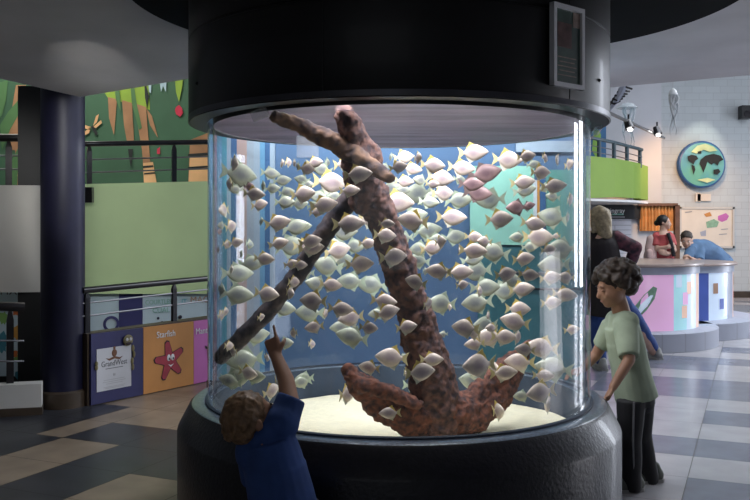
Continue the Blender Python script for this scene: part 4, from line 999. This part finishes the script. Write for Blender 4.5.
tag(red, 'dark-haired adult in a red shirt standing behind the touch pools by the curtain', 'person')
face_parts(red, org, at, HM, hs)
b = Blob(); b.ell(at(0, -.12, .14), (.39 * hs, .43 * hs, .41 * hs), HM); b.ell(at(0, -.52, -.02), (.2 * hs, .2 * hs, .2 * hs), HM); b.build('tied_hair', M_hairk, .009, red, org, 2)
b = Blob(); b.cap(P(663, 234.5, YR), P(664, 250, YR), .155, .15, 20, flat=True, squash=.95, sqdir=(0, 1, 0)); b.cap(P(664, 248, YR), P(664, 270, YR), .15, .17, 20, flat=True); b.cap(P(657, 236, YR), P(669, 236, YR), .07, .07)
b.cap(P(656.5, 236, YR), P(656.5, 246, YR - .06), .075, .068, flat=True); b.cap(P(669.5, 236, YR), P(673, 246, YR - .04), .075, .068, flat=True)
b.build('shirt', M_red, .011, red, org, 4, lambda p: .01 * N3(p, 8))
b = Blob(); b.cap(V(4.45, YR, .92), V(4.45, YR, .78), .165, .17, flat=True)
for s_ in (-.09, .09): b.chain([V(4.45 + s_, YR, .85), V(4.45 + s_, YR, .45), V(4.45 + s_, YR, .1)], [.1, .08, .07])
b.build('trousers', M_pantk, .013, red, org, 3)
for s_ in (-.09, .09): shoe('shoe', red, org, V(4.45 + s_ - .04, YR + .07, 0), V(4.45 + s_ + .1, YR - .13, 0), .1, M_shoeg)
q = MB(); q.tube([p - org for p in (P(668, 233, YR - .17), P(671, 242, YR - .2), P(674, 256, YR - .17))], .03, M_strap, 8); q.build('strap', red)
q_ = thing('backpack', 'pale pink backpack on the back of the person in red', 'backpack', P(651, 262, YR + .02)); bo_ = q_.location.copy()
b = Blob(); b.cap(P(652, 240, YR + .02), P(651.5, 258, YR + .02), .085, .12); b.build('bag_body', M_bagp, .011, q_, bo_, 3, lambda p: .01 * N3(p, 9))
b = Blob(); b.cap(P(649.5, 252, YR - .07), P(650, 257, YR - .07), .05, .05); b.build('pocket', M_bagp, .009, q_, bo_, 3)

# ---- man leaning on the counter
YM = 12.9; org = V(5.0, YM, 0)
b = Blob(); hs = .235
at, HM = head(b, P(686.5, 240, YM - .35), (-.35, -.85, -.30), (-.1, -.25, 1), hs)
b.cap(P(689, 244, YM - .28), P(694, 248, YM - .2), .06, .07)
b.chain([P(697, 250, YM - .15), P(708, 252, YM), P(718, 260, YM + .15)], [.15, .15, .15])
b.chain([P(691, 249, YM - .35), P(685, 262, YM - .5), P(694, 261, YM - .72)], [.055, .045, .032]); hand(b, P(694, 261, YM - .72), (.9, -.2, .2), (0, .2, -1), .18, .7)
b.chain([P(700, 252, YM - .3), P(700, 264, YM - .5), P(692, 259, YM - .74)], [.055, .045, .032]); hand(b, P(692, 259, YM - .74), (-.7, -.2, .5), (0, .2, -1), .18, .7, thumb_side=-1)
hx = P(719, 262, YM + .15)
for s_ in (-.09, .09): b.chain([V(hx.x + s_, hx.y, .88), V(hx.x + s_ + .02, hx.y - .02, .46), V(hx.x + s_, hx.y + .02, .08)], [.09, .065, .045])
man = b.build('person', M_skin2, .011, None, org, 3)
tag(man, 'dark-haired man in a slate blue shirt leaning on the pool counter', 'person')
face_parts(man, org, at, HM, hs)
b = Blob(); b.ell(at(0, -.12, .20), (.38 * hs, .42 * hs, .37 * hs), HM); b.build('short_hair', M_hairb, .009, man, org, 2, lambda p: .006 * N3(p, 30))
b = Blob(); b.chain([P(695, 249, YM - .2), P(704, 251, YM - .05), P(713, 256, YM + .08), P(721, 264, YM + .15)], [.15, .18, .18, .185]); b.cap(P(692, 248, YM - .33), P(687, 259, YM - .47), .08, .07, flat=True); b.cap(P(699, 251, YM - .28), P(700, 261, YM - .47), .082, .07, flat=True); b.cap(P(692, 249, YM - .3), P(699, 250, YM - .25), .085, .085)
b.build('shirt', M_poloblue, .012, man, org, 4, lambda p: .012 * N3(p, 7))
b = Blob(); b.cap(V(hx.x, hx.y, .94), V(hx.x, hx.y, .8), .17, .17, flat=True)
for s_ in (-.09, .09): b.chain([V(hx.x + s_, hx.y, .88), V(hx.x + s_ + .02, hx.y - .02, .46), V(hx.x + s_, hx.y + .02, .1)], [.105, .085, .07])
b.build('trousers', M_jean, .013, man, org, 3)
for s_ in (-.09, .09): shoe('shoe', man, org, V(hx.x + s_, hx.y + .1, 0), V(hx.x + s_ - .03, hx.y - .17, 0), .1, M_shoeg)
# ------------------------------------------------------------------ the school of fish
TILE = {'A': (200, 130), 'B': (300, 130), 'C': (400, 130), 'D': (490, 130), 'E': (200, 210), 'F': (300, 210), 'G': (400, 210), 'H': (490, 210), 'I': (200, 290), 'J': (300, 290), 'K': (400, 290), 'L': (490, 290)}
FISH = {
'A': '190,185,70Fs 215,245,165Rd 165,300,60Fs 125,445,70Fs 390,240,80Rd 455,185,42Fs 490,180,45Fs 525,185,38Fs 455,280,80Rd 400,325,70Rd 300,355,100Rs 272,312,50Rk 330,415,78Rs 480,345,70Rd 570,355,112Rs 590,215,72Rs 470,400,92Rd 550,410,80Rd 568,275,70Ld 200,330,60Ld 230,290,70Rd 350,310,50Fd 545,200,40Fd',
'B': '80,180,75Rs 125,220,85Ld 250,185,100Rs 320,245,125Rs 165,290,145Rs 275,335,90Rs 370,335,130Rs 428,342,72Rs 130,415,120Rs 95,455,72Rs 535,400,150Rs 575,150,90Rs 545,205,82Rs 578,285,82Rs 505,320,90Rd 570,332,70Rd 470,205,50Ld 185,365,60Rd 290,430,60Fd 45,300,50Rd 110,370,90Ld 75,420,60Rd 150,180,45Fd 505,150,36Fd',
'C': '65,215,90Rs 100,155,62Fs 180,195,110Rs 405,125,122Rs 340,210,120Rs 470,240,145Rk 395,300,112Rk 225,265,120Rs 180,300,62Rs 235,350,100Rs 115,280,72Ld 100,350,130Ld 325,390,122Rd 500,385,150Ld 430,350,120Rk 160,400,90Rd 180,370,70Ld 330,275,60Rd 75,480,120Rd',
'D': '95,165,122Rs 200,145,84Rs 305,155,48Fs 375,165,56Fs 440,190,52Fs 505,195,36Fs 280,235,92Rs 180,290,110Rs 190,335,100Rd 375,310,112Rs 305,320,50Fd 445,385,60Fs 150,430,102Lk 215,420,60Rk 503,130,40Fd 240,190,60Rd 500,410,42Fd 350,370,60Ld',
'E': '430,70,112Rs 435,185,88Rs 165,90,62Fs 150,190,46Fs 200,180,62Rs 355,270,92Rs 230,245,42Fd 275,190,50Fd 285,295,120Rd 175,330,46Fs 200,352,130Rd 510,300,72Rs 555,305,62Rs 500,200,140Rd 580,200,100Rs 520,400,62Fs 500,460,60Fs 370,465,112Rs 140,470,140Rd 85,440,58Fd 100,85,40Fd 48,120,34Fk 50,222,34Fk 340,62,40Fd 530,95,122Rd',
'F': '270,75,142Rs 235,120,130Rd 60,210,112Rs 55,175,100Rs 205,225,112Rs 390,50,112Rs 480,75,72Rs 470,140,100Rs 375,185,82Rs 300,200,100Rd 165,180,80Rd 155,310,130Ld 330,300,122Rs 235,280,90Rd 515,260,122Rs 30,350,82Ld 95,410,100Ld 170,415,100Rs 285,395,130Ld 400,415,140Ld 15,310,52Rs 20,90,72Rd',
'G': '70,60,130Ls 285,40,132Rs 150,115,130Rd 25,155,80Ld 200,165,90Rd 110,215,92Ld 175,210,100Rs 225,175,60Fs 300,150,110Rd 410,150,82Rs 470,175,70Ls 405,225,122Rs 330,215,32Fs 525,235,140Ld 105,280,100Ld 215,340,112Ls 330,345,122Rs 430,340,130Ld 345,415,62Rs 90,400,92Ls 470,430,130Rd 440,450,62Fs 400,275,100Rd 140,340,40Fd',
'H': '50,50,112Rs 240,75,112Rs 350,40,120Ld 430,40,52Fd 265,150,122Rs 155,150,72Ld 370,145,34Fs 325,220,72Rs 420,215,140Ld 185,270,102Rs 85,355,100Rs 215,360,92Rs 335,375,92Rs 380,305,150Ld 430,375,82Ls 175,440,102Rs 75,450,130Rd 120,390,90Rd 430,470,110Rs 505,240,40Fd 220,205,70Rd',
'I': '460,100,112Rd 80,140,46Fs 140,120,44Fs 340,150,36Fs 310,255,112Rd 185,340,60Fs 160,310,50Fs 240,390,205Ld 265,460,90Rs 300,480,100Rd 180,490,130Rd 520,240,50Fs 475,295,72Rd 372,375,42Fs',
'J': '75,60,120Ls 55,125,130Ld 140,130,50Fs 80,205,82Ls 65,300,46Fs 225,105,112Rs 285,155,112Ls 225,205,92Ld 290,260,142Ld 380,210,82Rs 465,60,112Rs 480,125,112Rs 430,130,80Ld 590,205,92Rs 510,375,142Ls 385,430,92Ls 590,460,50Fs 25,490,80Ld',
'K': '155,75,62Fs 230,75,130Ld 275,95,34Fs 430,70,130Ld 240,245,42Ld 175,385,102Rs 110,455,132Rs 20,370,42Rd 365,210,112Ls 490,140,40Fs 475,195,112Ld 410,240,70Fs 415,300,92Ls 500,260,130Ls 575,260,112Rs 440,415,150Ls 520,430,60Fs 575,460,122Rs 450,480,90Ld',
'L': '155,105,112Rs 140,175,122Ls 10,210,60Ls 150,260,70Fs 195,330,90Ls 290,320,152Ls 340,70,82Rs 470,220,62Rs 165,400,122Ls 430,435,210Ld 295,475,92Rs',
'N': '414,387,17Rd 428,398,14Rd 474,381,24Ld 498,411,15Fs 541,392,24Ls 548,404,17Fs 522,396,13Ld 347,394,19Fs 390,413,17Ls 222,381,19Ld 271,391,14Fs 279,385,14Fs 302,382,15Ld',
}
def fishmat(name, edge, mid, rough=.38, metal=.15):
    m = bpy.data.materials.new(name); m.use_nodes = True; nt = m.node_tree; b = nt.nodes['Principled BSDF']
    b.inputs['Roughness'].default_value = rough; b.inputs['Metallic'].default_value = metal
    tc = nt.nodes.new('ShaderNodeTexCoord'); mp = nt.nodes.new('ShaderNodeMapping'); mp.inputs['Scale'].default_value = (2.6, .5, 4.2); mp.inputs['Location'].default_value = (-.1, 0, 0)
    ln = nt.nodes.new('ShaderNodeVectorMath'); ln.operation = 'LENGTH'
    nz = nt.nodes.new('ShaderNodeTexNoise'); nz.inputs['Scale'].default_value = 9; ad = nt.nodes.new('ShaderNodeMath'); ad.operation = 'MULTIPLY_ADD'; ad.inputs[1].default_value = .5
    nt.links.new(tc.outputs['Object'], mp.inputs['Vector']); nt.links.new(mp.outputs['Vector'], ln.inputs[0]); nt.links.new(tc.outputs['Object'], nz.inputs['Vector'])
    nt.links.new(nz.outputs['Fac'], ad.inputs[0]); nt.links.new(ln.outputs['Value'], ad.inputs[2])
    cr = nt.nodes.new('ShaderNodeValToRGB'); cr.color_ramp.elements[0].position = .45; cr.color_ramp.elements[1].position = 1.15 if False else 1.0
    cr.color_ramp.elements[0].color = tuple(mid) + (1,); cr.color_ramp.elements[1].color = tuple(edge) + (1,)
    nt.links.new(ad.outputs[0], cr.inputs['Fac']); nt.links.new(cr.outputs['Color'], b.inputs['Base Color'])
    return m
FM = {'s': fishmat('fish_silver', (0.74, 0.64, 0.54), (0.46, 0.37, 0.38)), 'd': fishmat('fish_hazed', (0.42, 0.45, 0.34), (0.23, 0.25, 0.25)), 'k': fishmat('fish_dusky', (0.30, 0.20, 0.19), (0.15, 0.09, 0.10))}  # the dim greenish copy carries the water's haze in its colour
M_tail = mat('fin_straw', (0.66, 0.58, 0.28), .5, vary=.2, scale=6); M_yel = mat('fin_yellow', (0.78, 0.60, 0.14), .5, vary=.2, scale=6); M_pfin = mat('fin_pale', (0.74, 0.74, 0.56), .5, vary=.2, scale=6); M_dfin = mat('fin_hazed', (0.42, 0.50, 0.36), .5, vary=.2, scale=6); M_kfin = mat('fin_dusky', (0.16, 0.11, 0.10), .5)
def body_mesh(m, slim=1.0, bend=0.0):
    prof = [(.50, .012, .008, -.012), (.455, .055, .028, -.05), (.39, .105, .048, -.10), (.30, .165, .066, -.165), (.20, .215, .078, -.22), (.09, .25, .082, -.255), (-.02, .245, .076, -.25), (-.12, .19, .06, -.20), (-.20, .115, .04, -.13), (-.26, .06, .022, -.065), (-.31, .045, .012, -.045)]
    q = MB(); rings = []
    for x, top, w_, bot in prof:
        zc_, hz_ = (top + bot) / 2 * slim * 1.1, (top - bot) / 2 * slim * 1.1; yb = bend * max(0, -x + .1) ** 2
        rings.append([V(x, yb + w_ * math.cos(2 * PI * k / 12), zc_ + hz_ * math.sin(2 * PI * k / 12)) for k in range(12)])
    q.loft(rings, m); return q.mesh('fish_body', True, None, 1.2)
def fin_mesh(pts, m, name, th=.006):
    q = MB(); n = len(pts); vs = [V(x, -th, z) for x, z in pts] + [V(x, th, z) for x, z in pts]
    q.add(vs, [tuple(range(n)), tuple(range(2 * n - 1, n - 1, -1))] + [(i, n + i, n + (i + 1) % n, (i + 1) % n) for i in range(n)], m); return q.mesh(name, False)
TAIL = [(-.28, .04), (-.38, .12), (-.50, .20), (-.44, .05), (-.43, 0), (-.44, -.05), (-.50, -.20), (-.38, -.12), (-.28, -.04)]
DORS = [(.14, .20), (.02, .30), (-.12, .38), (-.13, .30), (-.20, .20), (-.26, .05), (-.1, .1), (.05, .15)]
ANAL = [(.12, -.20), (.0, -.31), (-.12, -.37), (-.13, -.29), (-.20, -.2), (-.26, -.05), (-.1, -.1), (.05, -.15)]
def eye_mesh():
    q = MB()
    for s_ in (-1, 1): pass
    q.ball((.385, 0, .035), (.026, .052, .026), M_eye, 10, 6); return q.mesh('fish_eye')
EYE = eye_mesh()
PROTO = {}
def proto(tone):
    fy, fp = {'s': (M_yel, M_pfin), 'd': (M_dfin, M_dfin), 'k': (M_kfin, M_kfin)}[tone]
    out = []
    for slim, bend in ((1.0, .10), (.92, -.14)):
        r = bpy.data.objects.new('fish', body_mesh(FM[tone], slim, bend))
        ch = [('tail_fin', fin_mesh(TAIL, M_tail if tone == 's' else fp, 'tail')), ('dorsal_fin', fin_mesh(DORS, fy, 'dorsal')), ('anal_fin', fin_mesh(ANAL, fp, 'anal')), ('eye', EYE)]
        cs_ = []
        for nm, me in ch:
            o = bpy.data.objects.new(nm, me); o.parent = r
            if nm == 'tail_fin': o.location.y = bend * .15
            if nm in ('dorsal_fin', 'anal_fin'): o.scale = (1, 1, slim)
            cs_.append(o)
        out.append((r, cs_))
    return out
for t_ in 'sdk': PROTO[t_] = proto(t_)
import re as _re
RF = random.Random(21); placed = []; recs = []
def segd(p, a, b_):
    d = b_ - a; t = max(0, min(1, (p - a).dot(d) / d.length_squared)); return (p - a - d * t).length
for key, s_ in FISH.items():
    for it in s_.split():
        g = _re.match(r'(-?[\d.]+),([\d.]+),([\d.]+)([RLF])([sdk])', it); x, y, L = float(g[1]), float(g[2]), float(g[3])
        if key != 'N': ox, oy = TILE[key]; x, y, L = ox + x / 5.555, oy + y / 5.555, L / 5.555
        face, tone = g[4], g[5]
        k = (x - 375) / F; R = .865; a = 1 + k * k; b_ = -2 * (k * TC[0] + TC[1]); c = TC[0] ** 2 + TC[1] ** 2 - R * R; disc = b_ * b_ - 4 * a * c
        if disc <= 0:
            ya = yb = -b_ / (2 * a)
        else: ya, yb = (-b_ - math.sqrt(disc)) / (2 * a), (-b_ + math.sqrt(disc)) / (2 * a)
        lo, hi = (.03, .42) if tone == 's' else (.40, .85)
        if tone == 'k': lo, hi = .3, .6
        best = None
        for n_ in range(40):
            Y = ya + (yb - ya) * RF.uniform(lo, hi); p = P(x, y, Y); real = L / F * Y
            if p.z < ZSAND + .05 + real * .25: 
                # keep above the sand: come nearer
                continue
            da = min(segd(p, A, B) - r for A, B, r in ANCH) - real * .4
            df = min([(p - q_[0]).length - (real + q_[1]) * .38 for q_ in placed] or [1])
            sc_ = min(da * 1.5, .03) + min(df, .03)
            if best is None or sc_ > best[0]: best = (sc_, p, Y, real)
        if best is None:
            Y = ya + .05; best = (0, P(x, y, Y), Y, L / F * Y)
        _, p, Y, real = best
        if face == 'F':
            L3 = min(.15, real * 1.9); yaw = math.radians(RF.choice((-1, 1)) * RF.uniform(58, 74)) + (PI if RF.random() < .4 else 0); tilt = RF.uniform(-.2, .2)
        else:
            w_ = math.radians(RF.uniform(-34, 34)); L3 = min(.2, real / max(.86, math.cos(w_)) * 1.34); yaw = w_ + (PI if face == 'L' else 0); tilt = RF.uniform(-.22, .16)
        rel = Vector((p.x - TC[0], p.y - TC[1])); rr_ = rel.length
        if rr_ > .3:
            al = abs(math.cos(yaw) * rel.x / rr_ + math.sin(yaw) * rel.y / rr_); mx_ = .895 - L3 * (.5 * al + .09)
            if rr_ > mx_: rel *= mx_ / rr_; p = Vector((TC[0] + rel.x, TC[1] + rel.y, p.z))
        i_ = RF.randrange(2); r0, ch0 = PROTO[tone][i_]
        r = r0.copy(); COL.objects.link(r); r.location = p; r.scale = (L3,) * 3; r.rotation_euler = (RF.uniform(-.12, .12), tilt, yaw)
        for c_ in ch0:
            o = c_.copy(); COL.objects.link(o); o.parent = r
        placed.append((p, L3)); recs.append((r, x, y, face, tone))
for t_ in PROTO.values():
    for r, ch in t_:
        for c_ in ch: bpy.data.objects.remove(c_)
        bpy.data.objects.remove(r)
def shank_x(y): return 345 + (y - 108) * (432 - 345) / (400 - 108) + (6 if 130 < y < 330 else 0)
def bar_y(x): return 357 - (x - 221) * (357 - 184) / (362 - 221)
def zone(x, y):
    sx = shank_x(y)
    if y > 378 and x < 345: return 'just above the sand near the pointing toddler'
    if y > 378: return 'low over the anchor arms and sand'
    if x < 240: return ('over the outermost stripes, upper half' if y < 245 else 'over the outermost stripes, lower half')
    if x < 276: return ('over the inner stripes, upper half' if y < 245 else 'over the inner stripes, lower half')
    if abs(x - sx) < 17: return 'in front of the anchor shank'
    if x < sx:
        if y < bar_y(x) - 6:
            if x < 300: return 'between stripes and long bar, outer side'
            return ('above the long bar beside the shank, upper' if y < 178 else 'above the long bar beside the shank, lower')
        if abs(y - bar_y(x)) <= 6: return 'across the long diagonal bar'
        if y > 300: return 'below the long bar, low down'
        return 'below the long bar beside the shank'
    if y > 330: return 'above the outer anchor arm'
    if x < 440: return ('just past the shank, near the top' if y < 210 else 'just past the shank, lower down')
    if x < 472: return ('between shank and mint board, near the top' if y < 210 else 'between shank and mint board, lower down')
    if x < 540:
        if y < 166: return 'above the mint board'
        if y < 206: return 'over the mint board, upper half'
        if y < 246: return 'over the mint board, lower half'
        return ('below the mint board, upper row' if y < 288 else 'below the mint board, lower row')
    if y < 200: return 'near the far glass edge, at the top'
    if y < 250: return 'near the far glass edge, mid height'
    return 'near the far glass edge, low down'
ORD = ['topmost', 'second', 'third', 'fourth', 'fifth', 'sixth', 'seventh', 'eighth', 'ninth', 'tenth', 'eleventh', 'twelfth']
TN = {'s': 'pale', 'd': 'greyish', 'k': 'dusky'}; FN = {'R': 'facing right', 'L': 'facing left', 'F': 'seen end-on'}
from collections import defaultdict
grp = defaultdict(list)
for rc in recs: grp[(zone(rc[1], rc[2]), rc[3], rc[4])].append(rc)
for (z_, f_, t_), rs_ in grp.items():
    rs_.sort(key=lambda q_: q_[2])
    for i, rc in enumerate(rs_):
        if len(rs_) == 1: lab = '%s fish %s %s' % (TN[t_], FN[f_], z_)
        elif i == 0: lab = 'topmost %s fish %s %s' % (TN[t_], FN[f_], z_)
        elif i == len(rs_) - 1: lab = 'lowest %s fish %s %s' % (TN[t_], FN[f_], z_)
        else: lab = '%s %s fish from the top, %s %s' % (ORD[i] if i < 12 else str(i), TN[t_], FN[f_], z_)
        tag(rc[0], lab, 'fish', 'school of fish in the round tank')
print('FISH', len(recs), max(len(v) for v in grp.values()), max(len(r_[0]['label'].split()) for r_ in recs))
# ------------------------------------------------------------------ light
light('AREA', 'tank_lamp', (TC[0], TC[1], 2.44), 520, (1.0, .97, .90), 1.5, (TC[0], TC[1], 0), shape='DISK')
for k, a in enumerate((-140, -115, -90, -65, -40)):
    c, s_ = math.cos(math.radians(a)), math.sin(math.radians(a))
    light('SPOT', 'fish_fill_spot', (TC[0] + .80 * c, TC[1] + .80 * s_, 2.15), 350, (1.0, .94, .92), .08, (TC[0] - .15 * c, TC[1] - .15 * s_, .85), spot=1.5, blend=.9)  # added spots to light the near flanks of the fish
light('AREA', 'skylight', (5.6, 9.2, 5.4), 520, (.86, .92, 1.0), 5.0, (5.2, 9.0, 0), size_y=7)
light('AREA', 'glass_streak_light', (11.8, 13.2, 2.45), 360, (.84, .89, 1.0), 1.5, (2.0, 7.0, 1.7), size_y=4.6)  # added area light for the bright upright streak on the glass
light('SPOT', 'pillar_edge_fill', (-1.42, 6.95, 2.1), 14, (.85, .9, 1.0), .02, (-2.3, 6.55, 1.75), spot=.7, blend=.8)  # added unseen spot for the bright edge of the pillar
light('AREA', 'soffit_fill', (5.6, 4.2, .5), 30, (.92, .92, 1.0), 1.5, (2.6, 4.6, 2.5))  # added out of view to brighten the soffit
light('AREA', 'mural_light', (-3.6, 8.6, 4.6), 95, (1.0, .96, .88), 2.0, (-3.4, 10, 2.2), size_y=1)
light('SPOT', 'parapet_fill', (-1.7, 4.9, 2.4), 190, (1.0, 1.0, .94), .25, (-2.2, 8.0, 1.55), spot=.85, blend=.6)  # added spots to brighten the two parapets
light('SPOT', 'parapet_fill', (-3.6, 4.0, 2.4), 60, (1.0, 1.0, .98), .25, (-3.3, 6.9, 1.45), spot=.7, blend=.6)
light('SPOT', 'curtain_spot', (5.4, 14.6, 3.6), 230, (1.0, .55, .24), .1, (6.0, 16.8, 1.3), spot=1.5, blend=.8)
light('SPOT', 'disc_spot', (6.6, 15.9, 4.4), 60, (.95, 1.0, .85), .05, (6.5, 16.9, 2.85), spot=.7, blend=.6)
light('AREA', 'blue_wall_fill', (.2, 5.75, 2.44), 40, (.85, .93, 1.0), 2.4, (.2, 6.5, 1.5), size_y=.2)  # added lamp grading the blue partition from bright top to dim base
light('AREA', 'room_fill', (-1.0, -1.5, 2.4), 9, (.9, .95, 1.0), 3.0, (-.5, 5, .8))
wd_ = bpy.data.worlds.new('hall_air'); SC.world = wd_; wd_.use_nodes = True
wd_.node_tree.nodes['Background'].inputs[0].default_value = (.55, .6, .7, 1); wd_.node_tree.nodes['Background'].inputs[1].default_value = .14
# ------------------------------------------------------------------ camera
cam = bpy.data.cameras.new('camera'); co = bpy.data.objects.new('camera', cam); COL.objects.link(co)
cam.sensor_width = 36.0; cam.lens = 36.0 * F / 750.0; cam.shift_y = -(250 - HZ) / 750.0
co.location = (0, 0, CAMZ); co.rotation_euler = (PI / 2, 0, 0); SC.camera = co
SC.view_settings.view_transform = 'Standard'; SC.view_settings.exposure = 0.0
SC.cycles.transparent_max_bounces = 20
